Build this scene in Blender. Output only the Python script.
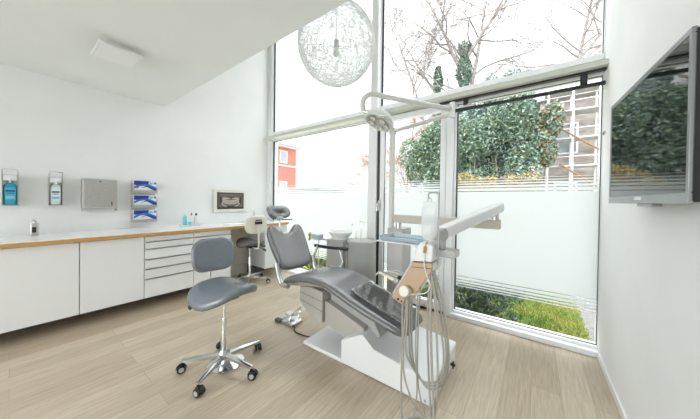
import bpy, bmesh, math, random
from math import sin, cos, pi, radians, sqrt
from mathutils import Vector, Matrix, noise
random.seed(7)
for o in list(bpy.data.objects): bpy.data.objects.remove(o)
C = bpy.context.scene.collection
sc = bpy.context.scene

# ------------------------------------------------------------------ camera
cd = bpy.data.cameras.new('camera'); cam = bpy.data.objects.new('camera', cd); C.objects.link(cam)
yaw, pitch, roll, FPX, PPY = 0.634736, -0.010399, 0.013787, 251.062, 203.274
cy_, sy_, cp_, sp_ = cos(yaw), sin(yaw), cos(pitch), sin(pitch)
fw = Vector((-sy_*cp_, cy_*cp_, sp_)); rt = Vector((cy_, sy_, 0)); up = rt.cross(fw)
r2 = rt*cos(roll) + up*sin(roll); u2 = up*cos(roll) - rt*sin(roll)
M = Matrix((r2, u2, -fw)).transposed().to_4x4(); M.translation = Vector((0, 0, 1.25))
cam.matrix_world = M
cd.sensor_width = 36; cd.lens = FPX/700*36; cd.shift_y = -(209.5-PPY)/700.0
cd.clip_start = 0.05; cd.clip_end = 500
sc.camera = cam

# ------------------------------------------------------------------ world, light, exposure
w = bpy.data.worlds.new('overcast sky'); sc.world = w; w.use_nodes = True
nt = w.node_tree; nt.nodes.clear()
wo = nt.nodes.new('ShaderNodeOutputWorld'); bg = nt.nodes.new('ShaderNodeBackground')
tc = nt.nodes.new('ShaderNodeTexCoord'); sx = nt.nodes.new('ShaderNodeSeparateXYZ')
# overcast sky: dim towards the horizon, much brighter high up and on the side behind the house where the sun stands
dt = nt.nodes.new('ShaderNodeVectorMath'); dt.operation = 'DOT_PRODUCT'; dt.inputs[1].default_value = (-0.15, -0.80, 0.58)
nt.links.new(tc.outputs['Generated'], sx.inputs[0]); nt.links.new(tc.outputs['Generated'], dt.inputs[0])
def mth(op, a, b):
    n = nt.nodes.new('ShaderNodeMath'); n.operation = op
    for i, v in enumerate((a, b)):
        if isinstance(v, (int, float)): n.inputs[i].default_value = v
        else: nt.links.new(v, n.inputs[i])
    return n.outputs[0]
SKY_BASE, SKY_ZEN, SKY_SUN = 0.29, 1.9, 1.35
zen = mth('MULTIPLY', mth('POWER', mth('MAXIMUM', sx.outputs['Z'], 0.0), 2.5), SKY_ZEN)
glow = mth('MULTIPLY', mth('POWER', mth('MAXIMUM', dt.outputs['Value'], 0.0), 1.5), SKY_SUN)
bg.inputs[0].default_value = (0.975, 1.0, 1.025, 1)
nt.links.new(mth('ADD', mth('ADD', zen, glow), SKY_BASE), bg.inputs[1]); nt.links.new(bg.outputs[0], wo.inputs[0])
sc.view_settings.view_transform = 'Standard'; sc.view_settings.look = 'None'
sc.view_settings.gamma = 1; sc.view_settings.use_curve_mapping = False
sc.view_settings.exposure = 2.25

# ------------------------------------------------------------------ materials
def mat(name, col, rough=0.5, metal=0.0, **k):
    m = bpy.data.materials.new(name); m.use_nodes = True
    b = m.node_tree.nodes['Principled BSDF']
    b.inputs['Base Color'].default_value = (*col, 1); b.inputs['Roughness'].default_value = rough
    b.inputs['Metallic'].default_value = metal
    for kk, v in k.items():
        b.inputs[kk.replace('_', ' ')].default_value = v
    return m
def noisy(name, c0, c1, scale=8, rough=0.5, metal=0.0, stretch=(1, 1, 1), bump=0.0, detail=4, lo=0.35, hi=0.65):
    m = mat(name, c0, rough, metal); n = m.node_tree; b = n.nodes['Principled BSDF']
    t = n.nodes.new('ShaderNodeTexCoord'); mp = n.nodes.new('ShaderNodeMapping'); mp.inputs['Scale'].default_value = stretch
    ns = n.nodes.new('ShaderNodeTexNoise'); ns.inputs['Scale'].default_value = scale; ns.inputs['Detail'].default_value = detail
    r = n.nodes.new('ShaderNodeValToRGB'); r.color_ramp.elements[0].color = (*c0, 1); r.color_ramp.elements[1].color = (*c1, 1)
    r.color_ramp.elements[0].position = lo; r.color_ramp.elements[1].position = hi
    n.links.new(t.outputs['Object'], mp.inputs[0]); n.links.new(mp.outputs[0], ns.inputs[0])
    n.links.new(ns.outputs[0], r.inputs[0]); n.links.new(r.outputs[0], b.inputs['Base Color'])
    if bump:
        bp = n.nodes.new('ShaderNodeBump'); bp.inputs['Strength'].default_value = bump; bp.inputs['Distance'].default_value = 0.01
        n.links.new(ns.outputs[0], bp.inputs['Height']); n.links.new(bp.outputs[0], b.inputs['Normal'])
    return m
def glass(name, tint=(0.9, 0.93, 0.92), refl=1.0, rough=0.0):
    m = bpy.data.materials.new(name); m.use_nodes = True; n = m.node_tree; n.nodes.clear()
    o = n.nodes.new('ShaderNodeOutputMaterial'); mx = n.nodes.new('ShaderNodeMixShader')
    tr = n.nodes.new('ShaderNodeBsdfTransparent'); tr.inputs[0].default_value = (*tint, 1)
    gl = n.nodes.new('ShaderNodeBsdfGlossy'); gl.inputs['Roughness'].default_value = rough
    fr = n.nodes.new('ShaderNodeFresnel'); fr.inputs[0].default_value = 1.45
    ml = n.nodes.new('ShaderNodeMath'); ml.operation = 'MULTIPLY'; ml.inputs[1].default_value = refl
    n.links.new(fr.outputs[0], ml.inputs[0]); n.links.new(ml.outputs[0], mx.inputs[0])
    n.links.new(tr.outputs[0], mx.inputs[1]); n.links.new(gl.outputs[0], mx.inputs[2]); n.links.new(mx.outputs[0], o.inputs[0])
    return m
def film(name, transl=(0.84, 0.86, 0.87), diff=(0.8, 0.82, 0.83), mix=0.22):
    m = bpy.data.materials.new(name); m.use_nodes = True; n = m.node_tree; n.nodes.clear()
    o = n.nodes.new('ShaderNodeOutputMaterial'); mx = n.nodes.new('ShaderNodeMixShader'); mx.inputs[0].default_value = mix
    t = n.nodes.new('ShaderNodeBsdfTranslucent'); t.inputs[0].default_value = (*transl, 1)
    d = n.nodes.new('ShaderNodeBsdfDiffuse'); d.inputs[0].default_value = (*diff, 1)
    n.links.new(t.outputs[0], mx.inputs[1]); n.links.new(d.outputs[0], mx.inputs[2]); n.links.new(mx.outputs[0], o.inputs[0])
    return m

WALL = noisy('white wall paint', (0.80, 0.815, 0.815), (0.83, 0.84, 0.84), 3, 0.65, bump=0.02)
CEIL = noisy('ceiling paint', (0.80, 0.825, 0.81), (0.82, 0.845, 0.83), 2, 0.8)
FRAME = mat('white window frame', (0.86, 0.87, 0.88), 0.35)
TRANS = mat('grey green coated transom', (0.60, 0.61, 0.54), 0.4)
BLACK = mat('black rubber', (0.015, 0.016, 0.018), 0.45)
GASKET = mat('dark gasket', (0.05, 0.055, 0.06), 0.5)
WHITE = mat('white lacquer', (0.80, 0.81, 0.82), 0.3)
WHITEL = mat('white laminate', (0.84, 0.85, 0.86), 0.22)
CREAM = mat('cream plastic', (0.72, 0.70, 0.62), 0.35)
SEAM = mat('shadow gap grey', (0.12, 0.12, 0.12), 0.6)
CHROME = mat('chrome', (0.78, 0.79, 0.80), 0.12, 1.0)
STEEL = noisy('brushed steel', (0.52, 0.51, 0.48), (0.62, 0.61, 0.58), 30, 0.32, 1.0, (1, 1, 12))
ALU = mat('satin aluminium', (0.58, 0.59, 0.59), 0.25, 1.0)
GREYP = mat('light grey plastic', (0.43, 0.43, 0.415), 0.33)
WARMG = noisy('warm grey enamel', (0.44, 0.42, 0.38), (0.48, 0.46, 0.42), 5, 0.3)
BEIGE = mat('beige unit cover', (0.52, 0.37, 0.24), 0.4)
TAUPE = mat('taupe arm cover', (0.50, 0.455, 0.395), 0.4)
LEATHER = noisy('grey leather', (0.125, 0.127, 0.132), (0.132, 0.134, 0.139), 60, 0.27, bump=0.01)
LEATHB = noisy('blue grey leather', (0.150, 0.175, 0.205), (0.158, 0.183, 0.213), 60, 0.27, bump=0.01)
for m_ in (LEATHER, LEATHB): m_.node_tree.nodes['Principled BSDF'].inputs['Specular IOR Level'].default_value = 1.0
LEATHD = noisy('dark grey leather', (0.10, 0.10, 0.10), (0.13, 0.13, 0.13), 60, 0.4, bump=0.05)
HOSE = mat('grey silicone hose', (0.40, 0.385, 0.34), 0.4)
BLUETRAY = mat('pale blue tray', (0.40, 0.49, 0.56), 0.18, 0.3)
ICE = mat('ice white plastic', (0.66, 0.72, 0.75), 0.25)
BROWN = mat('amber plastic', (0.45, 0.28, 0.10), 0.35)
PLY = noisy('birch plywood edge', (0.52, 0.27, 0.06), (0.66, 0.37, 0.10), 10, 0.45, stretch=(40, 1, 40))
GLASS = glass('window glass', (0.96, 0.97, 0.965), 0.15)
FILM = film('frosted film')
CLEAR = glass('clear plastic', (0.975, 0.98, 0.98), 3.0, 0.10)
BLUELIQ = mat('blue liquid bottle', (0.03, 0.36, 0.50), 0.2)
PALEB = mat('pale mint bottle', (0.66, 0.76, 0.72), 0.25)
DBLUE = mat('dark blue print', (0.015, 0.03, 0.26), 0.4)
MBLUE = mat('mid blue print', (0.03, 0.17, 0.52), 0.4)
LBLUE = mat('light blue print', (0.25, 0.50, 0.80), 0.4)
REDP = mat('red print', (0.60, 0.08, 0.10), 0.4)
CARD = mat('white card', (0.80, 0.80, 0.80), 0.5)
TEAL = mat('teal plastic', (0.20, 0.62, 0.62), 0.3)

def floor_mat():
    m = mat('whitewashed oak planks', (0.5, 0.4, 0.3), 0.36); n = m.node_tree; b = n.nodes['Principled BSDF']
    L = n.links.new; N = n.nodes.new
    t = N('ShaderNodeTexCoord'); mp = N('ShaderNodeMapping'); mp.inputs['Rotation'].default_value = (0, 0, pi/2)
    L(t.outputs['Object'], mp.inputs[0])
    br = N('ShaderNodeTexBrick'); br.inputs['Scale'].default_value = 1
    br.inputs['Brick Width'].default_value = 1.55; br.inputs['Row Height'].default_value = 0.16
    br.inputs['Mortar Size'].default_value = 0.0016; br.inputs['Mortar Smooth'].default_value = 0.3
    br.offset = 0.37; br.inputs['Bias'].default_value = 0
    br.inputs['Color1'].default_value = (0.0, 0, 0, 1); br.inputs['Color2'].default_value = (1, 1, 1, 1); br.inputs['Mortar'].default_value = (0.5, 0.5, 0.5, 1)
    L(mp.outputs[0], br.inputs[0])
    r1 = N('ShaderNodeValToRGB'); r1.color_ramp.elements[0].color = (0.47, 0.385, 0.285, 1); r1.color_ramp.elements[1].color = (0.59, 0.505, 0.395, 1)
    L(br.outputs['Color'], r1.inputs[0])
    mp2 = N('ShaderNodeMapping'); mp2.inputs['Scale'].default_value = (26, 1.3, 1); L(t.outputs['Object'], mp2.inputs[0])
    ns = N('ShaderNodeTexNoise'); ns.inputs['Scale'].default_value = 3.2; ns.inputs['Detail'].default_value = 8; ns.inputs['Roughness'].default_value = 0.65
    L(mp2.outputs[0], ns.inputs[0])
    r2_ = N('ShaderNodeValToRGB'); r2_.color_ramp.elements[0].position = 0.35; r2_.color_ramp.elements[1].position = 0.7
    r2_.color_ramp.elements[0].color = (0.80, 0.78, 0.74, 1); r2_.color_ramp.elements[1].color = (1.12, 1.12, 1.12, 1)
    L(ns.outputs[0], r2_.inputs[0])
    mu = N('ShaderNodeMix'); mu.data_type = 'RGBA'; mu.blend_type = 'MULTIPLY'; mu.inputs[0].default_value = 1
    L(r1.outputs[0], mu.inputs[6]); L(r2_.outputs[0], mu.inputs[7])
    mo = N('ShaderNodeMix'); mo.data_type = 'RGBA'; mo.inputs[7].default_value = (0.36, 0.29, 0.20, 1)
    L(br.outputs['Fac'], mo.inputs[0]); L(mu.outputs[2], mo.inputs[6]); L(mo.outputs[2], b.inputs['Base Color'])
    return m
FLOORM = floor_mat()

# ------------------------------------------------------------------ mesh helpers
class MB:
    def __init__(s, off=(0, 0, 0)): s.v = []; s.f = []; s.mi = []; s.cur = 0; s.off = Vector(off)
    def add(s, vs, fs):
        n = len(s.v); s.v += [Vector(v)-s.off for v in vs]; s.f += [[i+n for i in f] for f in fs]; s.mi += [s.cur]*len(fs); return s
    def box(s, lo, hi, rot=None, piv=None):
        (a, b, c), (d, e, f) = lo, hi
        vs = [Vector(p) for p in [(a,b,c),(d,b,c),(d,e,c),(a,e,c),(a,b,f),(d,b,f),(d,e,f),(a,e,f)]]
        if rot is not None:
            pv = Vector(piv) if piv else Vector(((a+d)/2, (b+e)/2, (c+f)/2)); vs = [pv + rot @ (v-pv) for v in vs]
        return s.add(vs, [(3,2,1,0),(4,5,6,7),(0,1,5,4),(1,2,6,5),(2,3,7,6),(3,0,4,7)])
    def prism(s, pts, lo, hi, plane='xz'):
        P = {'xz': lambda a, b, t: (a, t, b), 'xy': lambda a, b, t: (a, b, t), 'yz': lambda a, b, t: (t, a, b)}[plane]
        n = len(pts); vs = [P(a, b, lo) for a, b in pts] + [P(a, b, hi) for a, b in pts]
        return s.add(vs, [list(range(n)), list(range(2*n-1, n-1, -1))] + [(i, (i+1) % n + 0, (i+1) % n+n, i+n) for i in range(n)])
    def tube(s, pts, r, n=10, cap=True):
        pts = [Vector(p) for p in pts]; k = len(pts); rs = r if isinstance(r, (list, tuple)) else [r]*k
        vs = []; prev = None
        for i, p in enumerate(pts):
            t = (pts[min(i+1, k-1)]-pts[max(i-1, 0)])
            t = t.normalized() if t.length > 1e-9 else Vector((0, 0, 1))
            if prev is None:
                a = Vector((0, 0, 1)) if abs(t.z) < 0.9 else Vector((1, 0, 0)); u = t.cross(a).normalized()
            else:
                u = (prev - t*prev.dot(t)); u = u.normalized() if u.length > 1e-6 else t.orthogonal().normalized()
            prev = u; w_ = t.cross(u)
            vs += [p + (u*cos(2*pi*j/n) + w_*sin(2*pi*j/n))*rs[i] for j in range(n)]
        fs = [(i*n+j, i*n+(j+1) % n, (i+1)*n+(j+1) % n, (i+1)*n+j) for i in range(k-1) for j in range(n)]
        if cap: fs += [list(range(n-1, -1, -1)), list(range((k-1)*n, k*n))]
        return s.add(vs, fs)
    def cyl(s, a, b, r, r1=None, n=20): return s.tube([a, b], [r, r if r1 is None else r1], n)
    def lathe(s, prof, c=(0, 0, 0), n=28, rot=None):
        c = Vector(c); vs = []
        for r, z in prof:
            for j in range(n):
                p = Vector((r*cos(2*pi*j/n), r*sin(2*pi*j/n), z)); vs.append(c + (rot @ p if rot is not None else p))
        k = len(prof)
        fs = [(i*n+j, i*n+(j+1) % n, (i+1)*n+(j+1) % n, (i+1)*n+j) for i in range(k-1) for j in range(n)]
        fs += [list(range(n-1, -1, -1)), list(range((k-1)*n, k*n))]
        return s.add(vs, fs)
    def loft(s, rings):
        n = len(rings[0]); vs = [p for r in rings for p in r]; k = len(rings)
        fs = [(i*n+j, i*n+(j+1) % n, (i+1)*n+(j+1) % n, (i+1)*n+j) for i in range(k-1) for j in range(n)]
        fs += [list(range(n-1, -1, -1)), list(range((k-1)*n, k*n))]
        return s.add(vs, fs)
    def pad(s, out, t, fmap, cen=None):
        n = len(out); cu, cv = cen or (sum(p[0] for p in out)/n, sum(p[1] for p in out)/n)
        ring = [(.12, .5), (.3, .5), (.48, .495), (.64, .485), (.78, .465), (.88, .42), (.95, .33), (.985, .2), (1, .05)]
        ring = ring + [(a, -b) for a, b in reversed(ring)]
        R = [[Vector(fmap(cu+(u-cu)*k, cv+(v-cv)*k, h*t)) for u, v in out] for k, h in ring]
        return s.loft(R)
    def build(s, name, m, parent=None, smooth=True, bevel=0, ang=0.7, seg=2, kind=None):
        me = bpy.data.meshes.new(name); me.from_pydata([tuple(v) for v in s.v], [], s.f)
        ms = m if isinstance(m, (list, tuple)) else [m]
        for x in ms: me.materials.append(x)
        if len(ms) > 1: me.polygons.foreach_set('material_index', s.mi)
        b = bmesh.new(); b.from_mesh(me); bmesh.ops.recalc_face_normals(b, faces=b.faces); b.to_mesh(me); b.free()
        if smooth:
            me.shade_smooth(); me.set_sharp_from_angle(angle=ang)
        o = bpy.data.objects.new(name, me); C.objects.link(o)
        if parent: o.parent = parent
        if bevel:
            bv = o.modifiers.new('bevel', 'BEVEL'); bv.width = bevel; bv.segments = seg; bv.limit_method = 'ANGLE'; bv.angle_limit = 0.6
            bv.harden_normals = True
        if kind: o['kind'] = kind
        return o
def bez(pts, n=8):
    pts = [Vector(p) for p in pts]; P = [pts[0]*2-pts[1]] + pts + [pts[-1]*2-pts[-2]]; out = []
    for i in range(1, len(P)-2):
        for k in range(n):
            t = k/n; a, b, c, d = P[i-1], P[i], P[i+1], P[i+2]
            out.append(0.5*((2*b) + (c-a)*t + (2*a-5*b+4*c-d)*t*t + (3*b-a-3*c+d)*t**3))
    out.append(pts[-1]); return out
def rrect(w_, h_, r, n=6, cx=0, cy=0):
    o = []
    for (sx_, sy__, a0) in ((1, 1, 0), (-1, 1, pi/2), (-1, -1, pi), (1, -1, 1.5*pi)):
        for k in range(n+1):
            a = a0 + k*pi/2/n; o.append((cx + sx_*(w_/2-r)+r*cos(a), cy + sy__*(h_/2-r)+r*sin(a)))
    return o
def thing(name, label, cat, loc=(0, 0, 0), rotz=0, group=None):
    o = bpy.data.objects.new(name, None); C.objects.link(o); o.empty_display_size = 0.1
    o.location = loc; o.rotation_euler = (0, 0, rotz); o['label'] = label; o['category'] = cat
    if group: o['group'] = group
    return o
def tag(o, label, cat, group=None, kind=None):
    o['label'] = label; o['category'] = cat
    if group: o['group'] = group
    if kind: o['kind'] = kind
    return o
def struct(name, mb, m, bevel=0, parent=None, smooth=True):
    o = mb.build(name, m, parent, smooth, bevel)
    if parent is None: o['kind'] = 'structure'
    return o
def copy_tree(o, parent=None):
    c = o.copy(); C.objects.link(c)
    if parent: c.parent = parent
    for ch in list(o.children): copy_tree(ch, c)
    return c

# ------------------------------------------------------------------ the setting
XL, XR, YW, YB, ZC, ZU, YS = -4.05, 0.44, 2.93, -2.9, 2.49, 4.7, 1.25
struct('floor', MB().box((XL-.2, YB-.2, -.2), (XR+.2, YW+.08, 0)), FLOORM)
struct('wall_left', MB().box((XL-.2, YB-.2, 0), (XL, YW+.1, ZU+.1)), WALL)
struct('wall_right', MB().box((XR, YB-.2, 0), (XR+.2, YW+.1, ZU+.1)), WALL)
struct('ceiling', MB().box((XL, YB, ZC), (XR, YS, ZC+.3)), CEIL)
struct('ceiling_upper', MB().box((XL, YS-.25, ZU), (XR, YW+.1, ZU+.15)), CEIL)
struct('wall_upper', MB().box((XL, YS-.25, ZC+.3), (XR, YS-.13, ZU)), WALL)
# wall behind the camera; its wide unseen window is added to let in skylight
wb = MB(); wb.box((XL, YB-.2, 0), (XR, YB, .35)); wb.box((XL, YB-.2, 2.40), (XR, YB, ZC))
wb.box((XL, YB-.2, .35), (XL+.3, YB, 2.40)); wb.box((XR-.3, YB-.2, .35), (XR, YB, 2.40))
struct('wall_back', wb, WALL)
wf = MB()
for x in (XL+.3, -2.55, -1.15, XR-.36): wf.box((x, YB-.14, .35), (x+.06, YB-.06, 2.40))
wf.box((XL+.3, YB-.14, .35), (XR-.3, YB-.06, .41)); wf.box((XL+.3, YB-.14, 2.34), (XR-.3, YB-.06, 2.40))
o = struct('added_back_window', wf, FRAME, .004)
MB().box((XL+.33, YB-.105, .38), (XR-.33, YB-.095, 2.37)).build('pane', GLASS, o, False)
# return strip of wall beside the window on the left
struct('wall_window', MB().box((XL, YW-.06, 0), (-3.94, YW+.10, ZU)), WALL)
bb = MB(); bb.box((XR-.012, YB, 0), (XR, YW-.1, .055)); struct('baseboard_right', bb, WHITEL, .003)

# window wall ------------------------------------------------------
XA, XB, XC, XD, XE, XF = -3.94, -1.80, -1.66, -.80, -.675, XR
ZT = 2.335
struct('trim_1', MB().box((XL+.05, 2.745, ZT), (XR, YW+.06, 2.378)), TRANS, .002)     # transom shelf
struct('trim_2', MB().box((XL+.05, 2.90, 2.378), (XR, YW+.06, 2.44)), TRANS, .002)
def window(name, x0, x1, z0, z1, film_z=None, fr=.022, sill=0.05, frr=None, el=.0045):
    f = MB(); y0, y1 = 2.885, 2.975; frr = fr if frr is None else frr
    f.box((x0, y0, z0), (x0+fr, y1, z1)); f.box((x1-frr, y0, z0), (x1, y1, z1))
    f.box((x0+fr, y0, z0), (x1-frr, y1, z0+sill)); f.box((x0+fr, y0, z1-fr), (x1-frr, y1, z1))
    o = struct(name, f, FRAME, .003)
    g = MB(); e = .0045; X0, X1, Z0, Z1 = x0+fr, x1-frr, z0+sill, z1-fr
    g.box((X0, 2.91, Z0), (X0+el, 2.925, Z1)); g.box((X1-e, 2.91, Z0), (X1, 2.925, Z1))
    g.box((X0+el, 2.91, Z0), (X1-e, 2.925, Z0+e)); g.box((X0+el, 2.91, Z1-e), (X1-e, 2.925, Z1))
    g.build('gasket', GASKET, o, False)
    MB().box((X0+.002, 2.928, Z0+.002), (X1-.002, 2.936, Z1-.002)).build('pane', GLASS, o, False)
    if film_z:
        q = MB(); a, b = X0+el+.001, X1-e-.001
        q.box((a, 2.922, .445), (b, 2.9245, 1.362))
        z = 1.362
        for gap, band in ((.007, .028), (.009, .020), (.012, .013), (.015, .008), (.018, .004)):
            z += gap; q.box((a, 2.922, z), (b, 2.9245, z+band)); z += band
        z = .445
        for gap, band in ((.007, .028), (.009, .020), (.012, .013), (.015, .008)):
            z -= gap; q.box((a, 2.922, z-band), (b, 2.9245, z)); z -= band
        q.build('frosted_film', FILM, o, False)
    return o
window('window_1', XA, XB, 0.02, ZT, True, fr=.012, el=.026)
window('window_2', XE-.045, XF, 0.02, ZT, True, fr=.02, frr=.004, el=.012)
window('window_3', XA, -1.76, 2.44, ZU, fr=.012, el=.026)
window('window_4', -1.66, XF, 2.44, ZU, fr=.006, frr=.006, el=.022)
# door in the window wall
dm = MB(); dm.box((-1.632, 2.86, .03), (-1.575, 2.93, ZT-.005)); dm.box((-.862, 2.86, .03), (-.80, 2.93, ZT-.005))
dm.box((-1.575, 2.86, .03), (-.862, 2.93, .115)); dm.box((-1.575, 2.86, ZT-.07), (-.862, 2.93, ZT-.005))
do = struct('door_1', dm, FRAME, .004)
MB().box((-1.573, 2.895, .117), (-.864, 2.903, ZT-.072)).build('pane', GLASS, do, False)
q = MB(); q.box((-1.572, 2.889, .445), (-.865, 2.8935, 1.362)); z = 1.362
for gap, band in ((.007, .028), (.009, .020), (.012, .013), (.015, .008), (.018, .004)):
    z += gap; q.box((-1.572, 2.889, z), (-.865, 2.8935, z+band)); z += band
z = .445
for gap, band in ((.007, .028), (.009, .020), (.012, .013), (.015, .008)):
    z -= gap; q.box((-1.572, 2.889, z-band), (-.865, 2.8935, z)); z -= band
q.build('frosted_film', FILM, do, False)
dg = MB(); dg.box((-1.5748, 2.885, .116), (-1.5665, 2.888, ZT-.071)); dg.box((-.8705, 2.885, .116), (-.8625, 2.888, ZT-.071)); dg.box((-1.5665, 2.885, .116), (-.8705, 2.888, .121)); dg.build('gasket', GASKET, do, False)
h = MB(); h.box((-1.640, 2.835, 1.12), (-1.612, 2.862, 1.26)); h.tube([(-1.626, 2.84, 1.22), (-1.626, 2.79, 1.22), (-1.626, 2.785, 1.12)], .008, 8)
h.build('door_handle', ALU, do, bevel=.002)
t = MB(); t.box((-1.66, 2.87, 0), (-.80, 2.96, .026)); struct('trim_3', t, BLACK, .002)
# mullions
mu = MB(); mu.box((XB, 2.84, 0.0), (-1.672, 2.98, ZT)); struct('trim_4', mu, FRAME, .004)
mu = MB(); mu.box((-1.672, 2.865, .026), (-1.634, 2.97, ZT)); struct('trim_5', mu, GASKET)
mu = MB(); mu.box((-.792, 2.84, 0), (-.722, 2.98, ZT)); struct('trim_6', mu, FRAME, .004)
struct('trim_11', MB().box((-.7995, 2.875, .026), (-.7925, 2.97, ZT)), GASKET)
mu = MB(); mu.box((-1.76, 2.82, 2.44), (-1.66, 2.98, ZU)); struct('trim_7', mu, FRAME, .004)
struct('trim_8', MB().box((XA, 2.83, 0), (XB, 2.884, .045)), WHITEL, .004)
struct('trim_9', MB().box((-.722, 2.83, 0), (XR-.001, 2.884, .045)), WHITEL, .004)
# black strip stands in for shadow right below the transom; guide rail follows
struct('transom_shadow_strip', MB().box((-.86, 2.80, ZT-.016), (XR-.001, 2.835, ZT)), BLACK)
rl = thing('blind_rail', 'thin black metal guide rail on brackets just under the window transom', 'rail', (0, 2.84, 2.21))
b = MB((0, 2.84, 2.21)); b.box((-.72, 2.825, 2.212), (XR-.001, 2.85, 2.240)); b.build('rail', BLACK, rl, bevel=.002)
for x in (-.60, .31):
    b = MB((0, 2.84, 2.21)); b.box((x-.022, 2.82, 2.235), (x+.022, 2.852, ZT)); b.build('bracket', BLACK, rl, bevel=.002)
b = MB((0, 2.84, 2.21)); b.box((-.72, 2.815, 2.24), (-.50, 2.845, 2.262)); b.box((-.58, 2.81, 2.262), (-.54, 2.85, 2.275)); b.build('drive_arm', ALU, rl, bevel=.002)

# ------------------------------------------------------------------ counter and cabinets
XF_ = -3.46
ct = thing('counter_top', 'long white worktop with golden plywood front edge along the left wall', 'worktop', (-3.74, .2, .83))
b = MB((-3.74, .2, .83)); b.box((XL, -.62, .862), (-3.42, YW-.065, .87)); b.build('laminate_surface', WHITEL, ct, False)
b = MB((-3.74, .2, .83)); b.box((XL, -.62, .83), (-3.421, YW-.065, .862)); b.build('plywood_core', PLY, ct, False)
def cabinet(y0, y1, label, door=True, zs=None, group='base cabinets'):
    o = thing('base_cabinet' if door else 'drawer_cabinet', label, 'cabinet', (-3.75, (y0+y1)/2, 0), 0)
    off = o.location
    b = MB(off); b.box((XL+.01, y0+.001, .145), (XF_-.021, y1-.001, .829)); b.build('body', WHITE, o, False)
    b = MB(off); b.box((XL+.01, y0+.001, 0), (XL+.22, y1-.001, .1445)); b.build('toe_shade', SEAM, o, False)  # dark box put in for the shade below the wall-hung cabinets
    if door:
        b = MB(off); b.box((XF_-.019, y0+.003, .135), (XF_, y1-.003, .818)); d = b.build('door', WHITE, o, bevel=.002)
        b = MB(off); b.box((XF_-.012, y0+.05, .8182), (XF_+.006, y1-.05, .823)); b.build('grip_strip', ALU, d, False)
    else:
        for z0, z1 in zip(zs[:-1], zs[1:]):
            b = MB(off); b.box((XF_-.019, y0+.003, z1+.004), (XF_, y1-.003, z0-.007)); d = b.build('drawer', WHITE, o, bevel=.0015)
            b = MB(off); b.box((XF_-.012, y0+.01, z0-.0068), (XF_+.014, y1-.01, z0-.0035)); b.build('grip_strip', ALU, d, False)
    return o
cabinet(-.615, -.11, 'white base cabinet just outside the left edge of the picture')
cabinet(-.11, .395, 'white base cabinet door nearest the left edge of the picture')
cabinet(.395, .885, 'white base cabinet between the leftmost door and the drawers')
ZS = [.826, .760, .681, .565, .458, .347, .131]
cabinet(.885, 1.383, 'white cabinet of six slim drawers next to the plain doors', False, ZS)
cabinet(1.383, 1.867, 'white drawer cabinet beside the open knee space, partly behind the grey stool', False, ZS)
kp = thing('knee_hole_panel', 'beige back panel of the knee space under the worktop behind the far stool', 'panel', (-3.9, 2.1, 0))
b = MB(kp.location); b.box((XL+.002, 1.868, .0), (XL+.10, 2.42, .829)); b.build('panel', CREAM, kp, False)
b = MB(kp.location); b.box((XL+.1, 1.868, .16), (XL+.13, 2.42, .19)); b.build('ledge', CREAM, kp, bevel=.003)
ep = thing('end_cabinet', 'white closed end cabinet under the worktop next to the window', 'cabinet', (-3.75, 2.64, 0))
b = MB(ep.location); b.box((XL+.01, 2.421, .145), (XF_-.021, YW-.065, .829)); b.build('body', WHITE, ep, False)
b = MB(ep.location); b.box((XL+.01, 2.421, 0), (XL+.22, YW-.065, .1445)); b.build('toe_shade', SEAM, ep, False)  # same dark stand-in for the shade under this cabinet
b = MB(ep.location); b.box((XF_-.019, 2.424, .135), (XF_, YW-.068, .818)); b.build('door', WHITE, ep, bevel=.002)

# ------------------------------------------------------------------ wall items
def disp(y, label, liq, cap):
    o = thing('soap_dispenser', label, 'dispenser', (XL, y, 1.155), 0, None)
    f = o.location
    b = MB(f); b.box((XL+.001, y-.048, 1.16), (XL+.006, y+.048, 1.455)); b.box((XL+.006, y-.048, 1.16), (XL+.09, y-.043, 1.44)); b.box((XL+.006, y+.043, 1.16), (XL+.09, y+.048, 1.44))
    b.box((XL+.006, y-.048, 1.160), (XL+.09, y+.048, 1.166)); b.build('bracket', STEEL, o, False)
    b = MB(f); b.box((XL+.012, y-.040, 1.395), (XL+.088, y+.040, 1.445)); b.tube([(XL+.088, y, 1.405), (XL+.12, y, 1.40), (XL+.125, y, 1.375)], .008, 8)
    b.build('pump_housing', WHITE, o, bevel=.004)
    b = MB(f); b.tube([(XL+.05, y-.045, 1.44), (XL+.10, y-.045, 1.48), (XL+.15, y-.043, 1.495), (XL+.165, y, 1.497), (XL+.15, y+.043, 1.495), (XL+.10, y+.045, 1.48), (XL+.05, y+.045, 1.44)], .0035, 6)
    b.build('elbow_lever', CHROME, o)
    rr = rrect(.068, .076, .015, 4, XL+.050, y)
    b = MB(f); R = [[(x, yy, z) for x, yy in rrect(.068*k, .076*k, .015*k, 4, XL+.050, y)] for z, k in ((1.170, .9), (1.176, 1), (1.335, 1), (1.355, .9), (1.368, .5), (1.393, .4))]
    b.loft(R); bt = b.build('bottle', liq, o)
    b = MB(f); X = XL+.0845
    b.box((X, y-.03, 1.21), (X+.0015, y+.03, 1.33)); b.cur = 1
    b.box((X+.0015, y-.026, 1.29), (X+.0022, y+.026, 1.305)); b.box((X+.0015, y-.02, 1.273), (X+.0022, y+.02, 1.28))
    b.cur = 2; b.box((X+.0015, y-.026, 1.225), (X+.0022, y+.026, 1.25))
    b.build('label_print', [cap, DBLUE, LBLUE], bt, False)
    return o
disp(.006, 'steel wall dispenser with elbow lever holding a bright blue bottle', BLUELIQ, mat('cyan label', (.06, .42, .55), .4))
disp(.284, 'steel wall dispenser with elbow lever holding a pale mint and white bottle', PALEB, mat('pale label', (.74, .80, .76), .4))
pt = thing('paper_towel_dispenser', 'square brushed steel paper towel dispenser on the wall', 'dispenser', (XL, .61, 1.10))
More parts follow.
